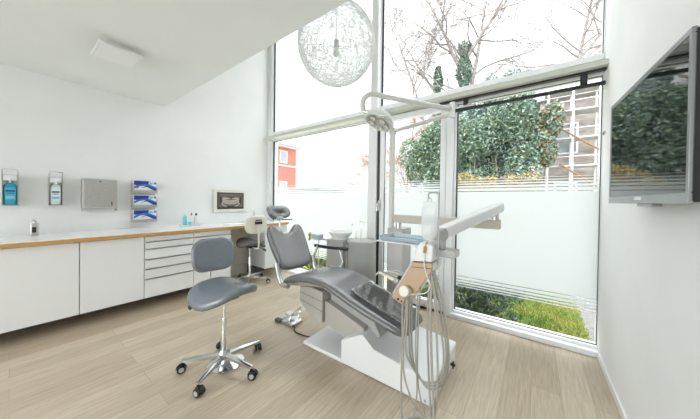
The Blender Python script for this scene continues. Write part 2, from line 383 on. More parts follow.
b = MB(pt.location); b.prism([(XL+.001, 1.12), (XL+.10, 1.12), (XL+.115, 1.14), (XL+.105, 1.445), (XL+.09, 1.455), (XL+.001, 1.455)], .472, .752); b.build('housing', STEEL, pt, bevel=.004)
for yy in (.472, .744):
    b = MB(pt.location); b.box((XL+.02, yy, 1.095), (XL+.10, yy+.008, 1.12)); b.build('bottom_lip', STEEL, pt, False)
b = MB(pt.location); b.box((XL+.112, .70, 1.155), (XL+.1165, .709, 1.20)); b.build('level_window', BLACK, pt, False)
b = MB(pt.location); b.tube([(XL+.103, .61, 1.425), (XL+.109, .61, 1.425)], .007, 10); b.build('lock', BLACK, pt)

gh = thing('glove_box_holder', 'steel wall rack holding three glove boxes one above another', 'rack', (XL, 1.02, .94))
b = MB(gh.location); b.box((XL+.001, .897, .945), (XL+.004, 1.143, 1.47))
for z in (.945, 1.128, 1.311):
    b.box((XL+.004, .897, z), (XL+.10, 1.143, z+.003)); b.box((XL+.097, .897, z+.003), (XL+.10, 1.143, z+.035))
    b.box((XL+.004, .897, z+.003), (XL+.09, .900, z+.12)); b.box((XL+.004, 1.140, z+.003), (XL+.09, 1.143, z+.12))
b.build('frame', STEEL, gh, False)
for i, (z, lb) in enumerate(((.949, 'lowest blue and white glove box in the wall rack'), (1.132, 'middle blue and white glove box in the wall rack'), (1.315, 'topmost blue and white glove box in the wall rack, with small red mark'))):
    b = MB((XL+.05, 1.02, z)); b.box((XL+.008, .903, z), (XL+.092, 1.137, z+.150)); X = XL+.0935
    Y_ = lambda u: .903+.234*u
    def poly(pts, e): b.prism([(Y_(u), z+.150*v) for u, v in pts], X+e-.002, X+e, 'yz')
    b.cur = 1; poly([(.02, .62), (.60, .56), (.66, .97), (.02, .97)], 0)
    b.cur = 2; poly([(.02, .30), (.25, .52), (.52, .60), (.80, .42), (.99, .18), (.99, .44), (.78, .62), (.5, .76), (.2, .66), (.02, .5)], .0008)
    b.cur = 1; poly([(.3, .36), (.55, .50), (.85, .22), (.99, .10), (.99, .30), (.8, .46), (.55, .60)], .0016)
    b.cur = 3; poly([(.62, .70), (.75, .66), (.85, .80), (.70, .92)], .0008)
    b.cur = 2; poly([(.87, .74), (.97, .74), (.97, .90), (.87, .90)], .0008)
    if i == 2: b.cur = 4; poly([(.10, .33), (.22, .40), (.22, .50), (.10, .45)], .0016)
    bx = b.build('glove_box', [CARD, DBLUE, MBLUE, LBLUE, REDP], None, False)
    bx.location = (XL+.05, 1.02, z)
    tag(bx, lb, 'box', 'glove boxes in the wall rack')

# radiograph viewer
XRAY = mat('lit film brown', (0.09, .065, .05), .4, Emission_Color=(.42, .34, .28, 1), Emission_Strength=.03)
XDARK = mat('dark film', (0.02, .018, .016), .3)
TOOTH = mat('pale teeth on film', (.36, .32, .28), .4, Emission_Color=(.8, .75, .68, 1), Emission_Strength=.04)
xv = thing('radiograph_viewer', 'cream framed light box showing a panoramic dental radiograph', 'light box', (XL, 2.18, 1.055))
b = MB(xv.location); y0, y1, z0, z1 = 1.885, 2.425, 1.045, 1.395
b.box((XL+.001, y0, z0), (XL+.035, y1, z1)); b.build('frame', CREAM, xv, bevel=.004)
b = MB(xv.location); b.box((XL+.035, y0+.05, z0+.042), (XL+.038, y1-.045, z1-.04)); b.build('screen', XDARK, xv, False)
b = MB(xv.location); b.prism([(y0+.07, z0+.075), (y1-.065, z0+.075), (y1-.065, z1-.06), (y0+.07, z1-.06)], XL+.0381, XL+.0386, 'yz')
b.cur = 1; yc, zc = (y0+y1)/2, 1.215
def xp(pts, e=.0392): b.prism([(yc+u, zc+v) for u, v in pts], XL+.0386, XL+e, 'yz')
b.cur = 2; xp([(-.185, .075), (-.16, .08), (-.14, -.01), (-.155, -.04), (-.18, -.05)]); xp([(.185, .075), (.16, .08), (.14, -.01), (.155, -.04), (.18, -.05)])
xp([(-.09, -.10), (.09, -.10), (.05, -.075), (-.05, -.075)]); xp([(-.08, .075), (.08, .075), (.05, .055), (-.05, .055)])
b.cur = 1
for k in range(-8, 9):
    u = k*.0165; v = -.018 + .00011*k*k*4
    xp([(u-.0065, v+.002), (u+.0065, v+.002), (u+.005, v+.036), (u-.005, v+.036)]); xp([(u-.0065, v-.002), (u+.0065, v-.002), (u+.004, v-.036), (u-.004, v-.036)])
for sgn in (-1, 1):
    xp([(sgn*.15, .0), (sgn*.165, -.01), (sgn*.135, -.065), (sgn*.06, -.095), (sgn*.06, -.085), (sgn*.125, -.055)], .0389)
    xp([(sgn*.02, .04), (sgn*.10, .035), (sgn*.13, .05), (sgn*.12, .06), (sgn*.02, .05)], .0389)
b.build('film', [XRAY, TOOTH, XDARK], xv, False)

# small things on the worktop
sd = thing('sensor_soap_dispenser', 'small chrome soap dispenser with dark sensor standing on the worktop at left', 'dispenser', (-3.90, .145, .87))
b = MB(sd.location); b.loft([[(x, y, z) for x, y in rrect(.05*k, .056*k, .012*k, 4, -3.90, .145)] for z, k in ((.870, .95), (.876, 1), (.985, 1), (.992, .92))]); b.build('body', STEEL, sd)
b = MB(sd.location); b.box((-3.8745, .130, .90), (-3.872, .156, .955)); b.build('sensor', BLACK, sd, bevel=.001)
b = MB(sd.location); b.tube(bez([(-3.90, .145, .992), (-3.90, .145, 1.01), (-3.88, .145, 1.02), (-3.845, .145, 1.012)]), .013, 10); b.build('spout', CHROME, sd)
tr = thing('white_tray', 'small white oval tray on the worktop left of the radiograph viewer', 'tray', (-3.86, 1.50, .87))
b = MB(tr.location); b.loft([[(x, y, z) for x, y in rrect(.16*k, .25*k, .05*k, 6, -3.86, 1.50)] for z, k in ((.8705, .86), (.876, .97), (.889, 1.0), (.889, .97), (.878, .93))]); b.build('dish', WHITEL, tr)
def bottle(name, lb, x, y, z, r, hgt, m, m2, cat='bottle', g=None):
    o = thing(name, lb, cat, (x, y, z), 0, g)
    b = MB((0, 0, 0)); b.lathe([(r*.9, 0), (r, .005), (r, hgt*.6), (r*.85, hgt*.7), (r*.35, hgt*.76), (r*.35, hgt*.8)], n=16); b.build('body', m, o)
    b = MB((0, 0, 0)); b.lathe([(r*.5, hgt*.80), (r*.5, hgt*.94), (r*.3, hgt)], n=14); b.build('cap', m2, o)
bottle('mint_bottle', 'mint green bottle with clear cap standing in the small white tray', -3.88, 1.435, .8785, .026, .18, TEAL, WHITEL)
bottle('white_bottle', 'slim white bottle with red cap in the middle of the small tray', -3.87, 1.515, .8785, .019, .17, CARD, REDP)
bottle('blue_bottle', 'white bottle with a dark blue cap at the right of the small tray', -3.87, 1.575, .8785, .027, .165, CARD, DBLUE)
c = thing('paper_cup', 'low teal cup beside the mint bottle on the small tray', 'cup', (-3.82, 1.475, .8785))
b = MB(); b.lathe([(.018, 0), (.024, .045), (.022, .045), (.016, .004)], n=16); b.build('body', TEAL, c)
nb = thing('notepad', 'thin white writing pad lying on the worktop below the radiograph viewer', 'notepad', (-3.70, 2.02, .87))
b = MB(nb.location); b.box((-3.81, 1.93, .8705), (-3.60, 2.16, .876)); b.build('pages', CARD, nb, bevel=.001)
b = MB(nb.location); b.box((-3.81, 1.93, .876), (-3.795, 2.16, .8775)); b.build('binding', GREYP, nb, False)
vs = thing('bud_vase', 'slim clear glass vase on the worktop behind the far stool', 'vase', (-3.85, 2.47, .87))
b = MB(); b.lathe([(.022, .001), (.024, .01), (.024, .10), (.012, .12), (.010, .17), (.013, .18), (.011, .18), (.008, .17), (.010, .12), (.021, .10), (.021, .01)], n=16); b.build('glass', CLEAR, vs)
b = MB(); b.tube([(0, 0, .01), (.002, .003, .12), (.006, .01, .22)], .002, 6); b.build('stem', CREAM, vs)

# ceiling light
cl = thing('ceiling_light', 'flat white rectangular light fitting under the low ceiling', 'ceiling light', (-2.80, .53, ZC))
b = MB(cl.location); b.box((-2.86, .44, ZC-.060), (-2.72, .62, ZC)); b.build('mounting_box', CREAM, cl, bevel=.003)
b = MB(cl.location); b.box((-2.952, .395, ZC-.080), (-2.645, .665, ZC-.060)); pl = b.build('panel_frame', WHITE, cl, bevel=.003)
PANEL = mat('opal panel', (.86, .87, .88), .4)
b = MB(cl.location); b.box((-2.932, .415, ZC-.0835), (-2.665, .645, ZC-.0801)); b.build('diffuser', PANEL, pl, False)

# television
tv = thing('television', 'flat television on the right wall reflecting the garden', 'television', (.36, 1.18, 1.22), radians(3.1))
xs = .36; o = Vector((.36, 1.18, 1.22)); ya, yb, za, zb = 1.18, 1.92, 1.26, 1.768
SCR = mat('glossy black screen', (.008, .010, .012), .03); SCR.node_tree.nodes['Principled BSDF'].inputs['Specular IOR Level'].default_value = .8
SILV = mat('silver bezel', (.30, .31, .32), .3, .5)
b = MB(o); b.box((xs+.004, ya, za), (xs+.045, yb, zb)); b.build('housing', BLACK, tv, bevel=.004)
b = MB(o); 
b.box((xs, ya, za-.005), (xs+.012, yb, za+.028)); b.box((xs, ya, zb-.014), (xs+.012, yb, zb+.004)); b.box((xs, ya, za+.028), (xs+.012, ya+.014, zb-.014)); b.box((xs, yb-.014, za+.028), (xs+.012, yb, zb-.014))
b.build('bezel', SILV, tv, bevel=.002)
b = MB(o); b.box((xs+.0025, ya+.014, za+.028), (xs+.004, yb-.014, zb-.014)); b.build('screen', SCR, tv, False)
b = MB(o); b.box((xs-.0015, 1.50, za+.009), (xs+.0005, 1.57, za+.021)); b.build('badge', ALU, tv, False)
b = MB(o); b.box((xs+.045, 1.35, 1.40), (xs+.06, 1.75, 1.66)); b.box((xs+.06, 1.47, 1.42), (xs+.088, 1.60, 1.62)); b.build('wall_bracket', BLACK, tv, bevel=.003)
b = MB(o); b.box((xs+.01, 1.45, za-.018), (xs+.04, 1.58, za-.005)); b.build('stand_foot', SILV, tv, bevel=.003)
pg = thing('wall_hook', 'tiny grey metal hook on the right wall beside the television', 'hook', (XR, 2.816, 1.817))
b = MB(); b.box((-.008, -.03, -.012), (0, .03, .012)); b.tube([(-.008, 0, 0), (-.03, 0, 0), (-.034, 0, .012)], .004, 8); b.build('plate', ALU, pg, bevel=.001)

# ------------------------------------------------------------------ pendant
pc = Vector((-1.757, 2.1, 2.931)); PR = .415
pd = thing('pendant_lamp', 'big round pendant lamp of tangled white fibres in front of the window', 'pendant lamp', (pc.x, pc.y, pc.z-PR))
o = pd.location
FIB = film('white fibre', (.93, .94, .94), (.93, .94, .94), .5)
b = MB(o); random.seed(3)
for i in range(340):
    n = Vector((random.gauss(0, 1), random.gauss(0, 1), random.gauss(0, 1))).normalized()
    d = random.uniform(.0, .93)*PR; rr = sqrt(PR*PR-d*d); u = n.orthogonal().normalized(); v = n.cross(u)
    ph = random.uniform(0, 6); wob = random.uniform(.0, .06); fq = random.choice((2, 3, 5))
    pts = []
    for k in range(41):
        a = 2*pi*k/40; q = n*(d + wob*PR*sin(fq*a+ph)) + u*rr*cos(a) + v*rr*sin(a); pts.append(pc + q.normalized()*PR)
    b.tube(pts, .0012, 3, False)
b.build('woven_shell', FIB, pd, False)
b = MB(o); b.lathe([(.018, .06), (.026, .05), (.028, -.02), (.022, -.03)], c=pc+Vector((0, 0, .0)), n=16); sk = b.build('socket', GREYP, pd)
b = MB(o); b.lathe([(.012, -.02), (.020, -.045), (.033, -.075), (.035, -.095), (.026, -.118), (.008, -.128)], c=pc, n=18); b.build('bulb', mat('opal bulb', (.72, .74, .66), .2), sk)
b = MB(o); b.tube([pc+Vector((0, 0, .06)), (pc.x, pc.y, ZU-.02)], .0035, 6); b.build('cord', GREYP, pd)
b = MB(o); b.lathe([(.05, -.03), (.055, -.02), (.055, 0)], c=(pc.x, pc.y, ZU), n=20); b.build('canopy', WHITE, pd)

# ------------------------------------------------------------------ stools
def stool(x, y, rot, label, seatm, backm, shell, hz, bz, brot=0, phase=0.0, disc=True, bx=-.26, sscale=1.0):
    t = thing('operator_stool', label, 'stool', (x, y, 0), rot)
    for k in range(5):
        a = phase + k*2*pi/5; d = Vector((cos(a), sin(a), 0)); p = Vector((-sin(a), cos(a), 0))
        b = MB(); R = []
        for r, hw, zt, zb in ((.025, .022, .112, .078), (.10, .019, .112, .078), (.20, .015, .100, .074), (.268, .013, .092, .072), (.283, .009, .089, .076)):
            c = d*r; R.append([c+p*hw+Vector((0, 0, zb)), c+p*hw+Vector((0, 0, (zb+zt)/2+.006)), c+p*hw*.5+Vector((0, 0, zt)), c-p*hw*.5+Vector((0, 0, zt)), c-p*hw+Vector((0, 0, (zb+zt)/2+.006)), c-p*hw+Vector((0, 0, zb))])
        b.loft(R); lg = b.build('leg', ALU, t)
        c = d*.270; ca = a + 0.9*(k % 3) + .4; cd_ = Vector((cos(ca), sin(ca), 0)); cp = Vector((-sin(ca), cos(ca), 0)); wc = c + cd_*.012
        b = MB(); b.tube([c+Vector((0, 0, .055)), c+Vector((0, 0, .076))], .008, 8)
        arc = [wc + Vector((0, 0, .028)) + (cd_*cos(q) + Vector((0, 0, 1))*sin(q))*.034 for q in [pi*j/8 for j in range(9)]]
        for j in range(8):
            pass
        b.loft([[q+cp*.008, q-cp*.008, q-cp*.008+(wc+Vector((0,0,.028))-q)*.14, q+cp*.008+(wc+Vector((0,0,.028))-q)*.14] for q in arc])
        cs = b.build('caster', BLACK, t)
        for sg in (-1, 1):
            b = MB(); b.tube([wc+Vector((0, 0, .0285))+cp*sg*.009, wc+Vector((0, 0, .0285))+cp*sg*.025], .028, 18); wh = b.build('wheel', BLACK, cs, bevel=.003)
            b = MB(); b.tube([wc+Vector((0, 0, .0285))+cp*sg*.022, wc+Vector((0, 0, .0285))+cp*sg*.0262], .017, 14); b.build('wheel_disc', GREYP, wh)
    b = MB(); b.lathe([(.032, .068), (.040, .075), (.040, .115), (.030, .128), (.027, .135)], n=20); b.build('hub', ALU, t)
    b = MB(); b.lathe([(.0165, .13), (.0165, hz-.22), (.014, hz-.215)], n=20); b.lathe([(.0105, hz-.215), (.0105, hz-.06)], n=16); b.build('column', CHROME, t)
    if disc:
        b = MB(); dx, dy = -.03, .04
        b.lathe([(.125, .004), (.128, .010), (.118, .018), (.07, .034), (.04, .052), (.034, .062)], c=(dx, dy, 0), n=36); b.build('foot_disc', CHROME, t)
    b = MB(); b.box((-.10, -.06, hz-.068), (.09, .06, hz-.045)); b.build('seat_plate', BLACK, t, bevel=.004)
    b = MB(); b.tube(bez([(-.03, -.05, hz-.055), (-.05, -.13, hz-.06), (-.06, -.19, hz-.07)]), .006, 8); b.tube([(-.06, -.165, hz-.066), (-.062, -.215, hz-.075)], [.012, .014], 10)
    b.tube(bez([(-.08, -.04, hz-.055), (-.13, -.10, hz-.075), (-.15, -.15, hz-.11)]), .006, 8); b.tube([(-.145, -.135, hz-.10), (-.155, -.17, hz-.125)], [.012, .013], 10)
    b.build('lever', BLACK, t)
    # saddle-shaped seat; u forward, v sideways
    out = []
    for k in range(40):
        a = 2*pi*k/40; cu, sv = cos(a), sin(a)
        ru = .235 if cu > 0 else .215; rv = .215
        e = 2/2.7
        u = ru*math.copysign(abs(cu)**e, cu); v = rv*math.copysign(abs(sv)**e, sv)
        v *= (1.0 - .18*max(0, u/.235)) ; out.append((u*sscale, v*sscale))
    def fm(u, v, w_):
        z = hz + .0 + w_
        z += .040*max(0, u/.235)**2.0 * (1 - .3*(v/.2)**2) - .012*math.exp(-((u-.06)/.09)**2)*abs(v/.2) + .025*max(0, -u/.215)**2
        z -= .046*(abs(v)/.2)**2.2*(.62+.33*min(1, max(0, (u+.1)/.3)))
        return (u, v, z)
    b = MB(); b.pad([(u+.02, v-.012) for u, v in out], .08, fm, (.02, -.012)); b.build('seat', seatm, t)
    # back
    RB = Matrix.Rotation(brot, 3, 'Z')
    def bm_(u, v, w_):   # u sideways, v up, w forward
        p = Vector((bx + w_ + 1.1*u*u - .10*(v-.0), u, bz + v)); return RB @ p
    b = MB(); b.pad(rrect(.315, .262, .09, 8), .06, lambda u, v, w_: bm_(u, v, w_)); b.build('backrest', backm, t)
    b = MB(); b.pad(rrect(.30, .247, .085, 8), .012, lambda u, v, w_: bm_(u, v, w_-.032)); sh = b.build('back_shell', shell, t)
    b = MB(); b.tube(bez([(-.09, 0, hz-.058), (bx-.02, 0, hz-.062), (bx-.065, 0, hz-.02), (bx-.062, 0, bz-.10), (bx-.055, 0, bz+.06)]), .011, 10)
    for i, v in enumerate(b.v): b.v[i] = RB @ v
    b.build('back_post', CHROME if disc else CREAM, t)
    b = MB(); b.box((bx-.075, -.05, bz+.015), (bx-.048, .05, bz+.05)); b.tube([(bx-.062, -.045, bz+.07), (bx-.062, .045, bz+.07)], .008, 8)
    for i, v in enumerate(b.v): b.v[i] = RB @ v
    b.build('back_clamp', BLACK, t, bevel=.004)
    return t
stool(-1.839, .945, radians(6), 'blue grey saddle stool standing alone on the floor in front of the drawers', LEATHB, LEATHB, LEATHB, .585, .800, radians(-14), radians(12-6), True)
stool(-3.43, 2.14, radians(180), 'dark grey stool with cream back shell at the knee space under the worktop', LEATHD, CREAM, CREAM, .60, .885, radians(-8), radians(215), False, bx=-.22, sscale=.86)

# ------------------------------------------------------------------ dental chair
ch = thing('dental_chair', 'reclined grey leather dental chair on a white floor base', 'dental chair', (-1.05, 1.78, 0)); co = ch.location
yc = 1.705
b = MB(co); b.box((-1.60, 1.51, 0), (-1.15, 2.05, .032)); b.build('floor_plate', WHITE, ch, bevel=.012)
b = MB(co); b.prism([(-1.182, .003), (-.482, .003), (-.474, .16), (-.895, .205), (-.99, .285), (-1.185, .178)], 1.51, 2.075); bh = b.build('base_housing', WHITE, ch, bevel=.014, seg=3)
b = MB(co); b.tube([(-.4735, 1.90, .075), (-.44, 1.90, .075)], .009, 10); b.tube([(-.455, 1.90, .05), (-.455, 1.90, .10)], .006, 8); b.build('valve', BLACK, bh)
b = MB(co); b.tube([(-.52, 1.5095, .03), (-.52, 1.506, .03)], .008, 10); b.build('screw_cap', GREYP, bh)
b = MB(co); b.prism([(-1.405, .41), (-1.015, .298), (-1.0, .20), (-1.165, .16), (-1.40, .215)], 1.57, 1.95); b.build('lift_arm', WARMG, ch, bevel=.006)
b = MB(co); b.prism([(-1.40, .50), (-1.22, .485), (-.97, .36), (-.90, .24), (-1.0, .22), (-1.39, .39)], 1.63, 1.90); b.build('lift_cover', GREYP, ch, bevel=.008)
b = MB(co); b.prism([(-1.685, .475), (-1.55, .50), (-1.41, .485), (-1.412, .225), (-1.52, .215), (-1.685, .345)], 1.545, 1.90); sb = b.build('seat_carrier', WARMG, ch, bevel=.006)
b = MB(co)
for (xa, za_, xb, zb_) in ((-1.685, .435, -1.411, .405), (-1.68, .368, -1.412, .325)):
    b.prism([(xa, za_), (xb, zb_), (xb, zb_-.004), (xa, za_-.004)], 1.5435, 1.546)
b.build('panel_joint', SEAM, sb, False)
b = MB(co); b.prism([(-1.80, .505), (-1.62, .54), (-1.40, .565), (-1.22, .53), (-.78, .40), (-.78, .375), (-1.22, .49), (-1.40, .53), (-1.62, .50), (-1.78, .47)], 1.52, 1.90); b.build('seat_frame', ALU, ch, bevel=.005)
# one continuous seat and leg cushion
prof = [(-1.865, .540), (-1.80, .562), (-1.70, .590), (-1.60, .608), (-1.50, .618), (-1.40, .620), (-1.32, .612), (-1.24, .590), (-1.16, .560), (-1.08, .530), (-.98, .497), (-.88, .468), (-.78, .438), (-.72, .420), (-.66, .403)]
cl_ = bez([(x, 0, z) for x, z in prof], 3); n = len(cl_); R = []
def secn(p, tan, hw, th, dish):
    nn = Vector((-tan.z, 0, tan.x)); ring = []
    for k in range(36):
        a = 2*pi*k/36; e = 2/3.6
        yy = hw*math.copysign(abs(cos(a))**e, cos(a)); ww = (th/2)*math.copysign(abs(sin(a))**(2/2.6), sin(a))
        q = p - nn*(th/2) + nn*ww
        if ww > 0: q = q - nn*dish*max(0, 1-(yy/hw)**2)
        ring.append(Vector((q.x, yc + yy, q.z)))
    return ring
for i, p in enumerate(cl_):
    tan = (cl_[min(i+1, n-1)]-cl_[max(i-1, 0)]).normalized(); s_ = i/(n-1)
    hw = .232 - .045*max(0, (s_-.45)/.55)**1.5; th = .082
    e0 = min(1, i/3.5); e1 = min(1, (n-1-i)/3.5); e_ = sqrt(1-(1-min(e0, e1))**2)*.999 + .001
    R.append(secn(p - Vector((0, 0, (1-e_)*th*.5)), tan, hw - .05*(1-e_), th*max(e_, .06), .012))
b = MB(co); b.loft(R); b.build('seat_cushion', LEATHER, ch)
# backrest with two shoulder wings
bo = Vector((-1.905, yc+.005, .565)); bu = Vector((-.235, 0, .385)).normalized(); bn = Vector((bu.z, 0, -bu.x))
half = [(0, 0), (.08, .0), (.15, .008), (.195, .03), (.215, .07), (.222, .14), (.232, .22), (.236, .30), (.236, .36), (.228, .41), (.205, .442), (.17, .452), (.135, .438), (.10, .408), (.06, .380), (.02, .370)]
half = [(u*.95, v*1.04) for u, v in half]
outl = bez([(u, v, 0) for u, v in half] + [(-u, v, 0) for u, v in reversed(half[1:])] + [(0, 0, 0)], 3)[:-1]
def bmap(u, v, w_):
    p = bo + bu*v + Vector((0, 1, 0))*u + bn*(w_ + .55*u*u + .10*(v-.2)**2*2); return p
b = MB(co); b.pad([(p.x, p.y) for p in outl], .07, bmap, (0, .2)); bk = b.build('backrest', LEATHER, ch)
b = MB(co); b.pad([(p.x*.93, .015+p.y*.93) for p in outl], .02, lambda u, v, w_: bmap(u, v, w_-.045), (0, .2)); b.build('back_shell', ALU, ch)
# hinge brackets
for yy in (1.47, 1.935):
    b = MB(co); b.tube(bez([(-1.92, yy, .66), (-1.90, yy, .59), (-1.875, yy, .53), (-1.83, yy, .485), (-1.75, yy, .485)]), [.02]*33 if False else .024, 12); b.build('hinge_bracket', ALU, ch)
# headrest
hc = Vector((-2.20, yc-.015, 1.11)); hu = Vector((-.60, 0, .80)).normalized(); hn = Vector((hu.z, 0, -hu.x))
hh = [(a*1.0, b_*1.12) for a, b_ in [(0, -.062), (.06, -.066), (.11, -.058), (.135, -.03), (.138, .01), (.12, .05), (.08, .072), (.03, .075)]]
ho = bez([(u, v, 0) for u, v in hh] + [(-u, v, 0) for u, v in reversed(hh[1:])] + [(0, -.062, 0)], 3)[:-1]
def hmap(u, v, w_):
    d = sqrt((u/.06)**2 + ((v)/.03)**2); dip = -.035*max(0, 1-d*d) if w_ > 0 else 0
    return hc + hu*v + Vector((0, 1, 0))*u + hn*(w_ + dip + 1.6*u*u)
b = MB(co); b.pad([(p.x, p.y) for p in ho], .055, hmap, (0, 0)); hr = b.build('headrest', LEATHER, ch)
b = MB(co); b.box((-2.17, yc-.075, 1.035), (-2.13, yc+.005, 1.075)); b.tube([(-2.15, yc-.035, 1.05), (-2.12, yc-.035, .96), (-2.09, yc-.035, .90)], .012, 10); b.tube([(-2.16, yc-.06, 1.045), (-2.10, yc+.10, 1.045)], .012, 10)
b.build('headrest_bracket', ALU, ch, bevel=.003)
# armrest on the window side
b = MB(co); ya_ = 2.08
b.tube(bez([(-2.02, ya_-.01, .735), (-1.90, ya_, .732), (-1.78, ya_, .735), (-1.66, ya_, .741), (-1.55, ya_, .747)]), [.012]+[.018]*31+[.012], 12); ar = b.build('armrest', BLACK, ch)
b = MB(co); b.tube([(-1.66, ya_, .735), (-1.60, ya_-.02, .60), (-1.58, 1.92, .53)], .011, 10); b.build('armrest_post', ALU, ar)
b = MB(co); b.tube([(-1.97, ya_-.01, .735), (-1.95, 2.0, .65), (-1.91, 1.92, .56)], .013, 10); b.build('armrest_post', ALU, ar)
# clear foot cover on the leg end
b = MB(co); R = []
import mathutils
nx, ny = 22, 14; vs = []; fs = []
def ctop(x):
    for (x0, z0), (x1, z1) in zip(prof[:-1], prof[1:]):
        if x0 <= x <= x1: return z0 + (z1-z0)*(x-x0)/(x1-x0)
    return prof[-1][1]
for i in range(nx+1):
    for j in range(ny+1):
        x = -1.13 + .44*i/nx; y = yc-.155 + .31*j/ny
        z = ctop(x) + .010 + .010*abs(noise.noise(Vector((x*9, y*11, 2)))) + .006*abs(sin(x*40+y*18))
        vs.append((x, y, z))
fs = [(i*(ny+1)+j, (i+1)*(ny+1)+j, (i+1)*(ny+1)+j+1, i*(ny+1)+j+1) for i in range(nx) for j in range(ny)]
b.add(vs, fs); fc = b.build('foot_cover', CLEAR, ch, ang=3); fc['label'] = 'crumpled clear plastic cover on the leg end'
so = fc.modifiers.new('thick', 'SOLIDIFY'); so.thickness = .0015

# foot control
fcx = thing('foot_control', 'small grey foot pedal on the floor behind the chair base', 'foot pedal', (-1.99, 1.70, 0)); fo = fcx.location
b = MB(fo); b.prism([(-2.10, .002), (-1.88, .002), (-1.885, .03), (-1.93, .05), (-2.05, .028), (-2.10, .02)], 1.63, 1.77); b.build('base', ALU, fcx, bevel=.006)
b = MB(fo); b.box((-2.13, 1.61, .004), (-2.05, 1.66, .035)); b.build('side_pedal', GASKET, fcx, bevel=.01)
b = MB(fo); b.tube([(-1.99, 1.70, .035), (-1.99, 1.70, .09)], .012, 10); b.box((-2.03, 1.66, .088), (-1.93, 1.74, .10)); b.build('pedal', ALU, fcx, bevel=.003)
b = MB(fo); b.tube([(-1.945, 1.64, .03), (-1.93, 1.66, .10), (-1.90, 1.76, .16), (-1.945, 1.80, .10), (-1.95, 1.77, .03)], .006, 8); b.build('handle_bow', CHROME, fcx)
b = MB(fo); b.tube(bez([(-1.885, 1.66, .015), (-1.80, 1.60, .008), (-1.70, 1.60, .008), (-1.60, 1.62, .010)]), .006, 8); b.build('cable', BLACK, fcx)

# ------------------------------------------------------------------ cuspidor unit
cu = thing('spittoon_unit', 'grey spittoon cabinet with white bowl and curved taps behind the chair', 'spittoon', (-1.80, 2.50, 0)); uo = cu.location
b = MB(uo); b.loft([[(x, y, z) for x, y in rrect(.27*k, .30*k, .03, 5, -1.965, 2.50)] for z, k in ((.0, .97), (.01, 1), (.755, 1), (.765, .97))]); b.build('water_cabinet', GREYP, cu)
b = MB(uo); b.box((-2.02, 2.348, .42), (-1.90, 2.3505, .45)); b.build('name_plate', CREAM, cu, bevel=.001)
b = MB(uo); b.lathe([(.165, 0), (.168, .01), (.168, .74), (.176, .745), (.176, .775), (.165, .785), (.05, .787)], c=(-1.66, 2.50, 0), n=36); b.build('round_column', GREYP, cu)
b = MB(uo); 
for xx in (-1.77, -1.66): b.box((xx-.002, 2.335, .05), (xx+.002, 2.36, .735))
b.build('column_trim', CREAM, cu, False)
b = MB(uo); b.lathe([(.10, .765), (.105, .795), (.125, .815), (.145, .84), (.148, .862), (.140, .864), (.125, .84), (.06, .82), (.015, .812)], c=(-1.96, 2.47, 0), n=36); b.build('bowl', WHITEL, cu)
b = MB(uo); b.tube(bez([(-1.70, 2.44, .785), (-1.70, 2.44, .93), (-1.715, 2.44, .965), (-1.745, 2.44, .975), (-1.765, 2.44, .95)], 6), .006, 8); b.build('bowl_rinser', CHROME, cu)
b = MB(uo); b.tube(bez([(-1.62, 2.42, .785), (-1.62, 2.42, .97), (-1.635, 2.42, 1.005), (-1.60+.03, 2.42, 1.01), (-1.545, 2.42, .975)], 6), .006, 8); b.build('cup_filler', CHROME, cu)
b = MB(uo); b.tube([(-2.06, 2.42, .74), (-2.16, 2.36, .76), (-2.25, 2.30, .76)], .014, 10); b.tube([(-2.20, 2.33, .75), (-2.20, 2.33, .10)], .006, 8); aa = b.build('assistant_arm', ALU, cu)
b = MB(uo); b.box((-2.26, 2.24, .765), (-2.13, 2.34, .83)); b.build('instrument_holder', mat('ice blue plastic', (.55, .66, .70), .3), aa, bevel=.006)
for k in range(2):
    b = MB(uo); b.tube([(-2.30-.02*k, 2.26+.035*k, .74), (-2.285-.02*k, 2.26+.035*k, .84)], [.012, .009], 10); b.box((-2.31-.02*k, 2.245+.035*k, .80), (-2.25, 2.275+.035*k, .82)); b.build('suction_handle', BROWN if k == 0 else CREAM, aa, bevel=.002)

# ------------------------------------------------------------------ dental unit (column, arms, head, hoses)
du = thing('dental_unit', 'dental delivery unit with long jointed arm and instrument hoses beside the chair', 'dental unit', (-1.11, 2.33, 0)); d0 = du.location
b = MB(d0); b.loft([[(x, y, z) for x, y in rrect(.185*k, .20*k, .025, 5, -1.105, 2.35)] for z, k in ((.0, .97), (.01, 1), (.975, 1), (.985, .97))]); b.build('column', GREYP, du)
b = MB(d0); b.tube([(-1.06, 2.24, .985), (-1.06, 2.24, 1.045)], .028, 16); b.build('column_pivot', ALU, du)
b = MB(d0); b.box((-1.10, 2.205, 1.045), (-.21, 2.275, 1.12)); b.build('lower_arm', TAUPE, du, bevel=.006)
b = MB(d0); b.tube([(-.245, 2.22, 1.12), (-.245, 2.22, 1.165)], .026, 16); b.tube([(-.245, 2.22, 1.15), (-.262, 2.15, 1.165)], .014, 10); b.build('elbow_pivot', ALU, du)
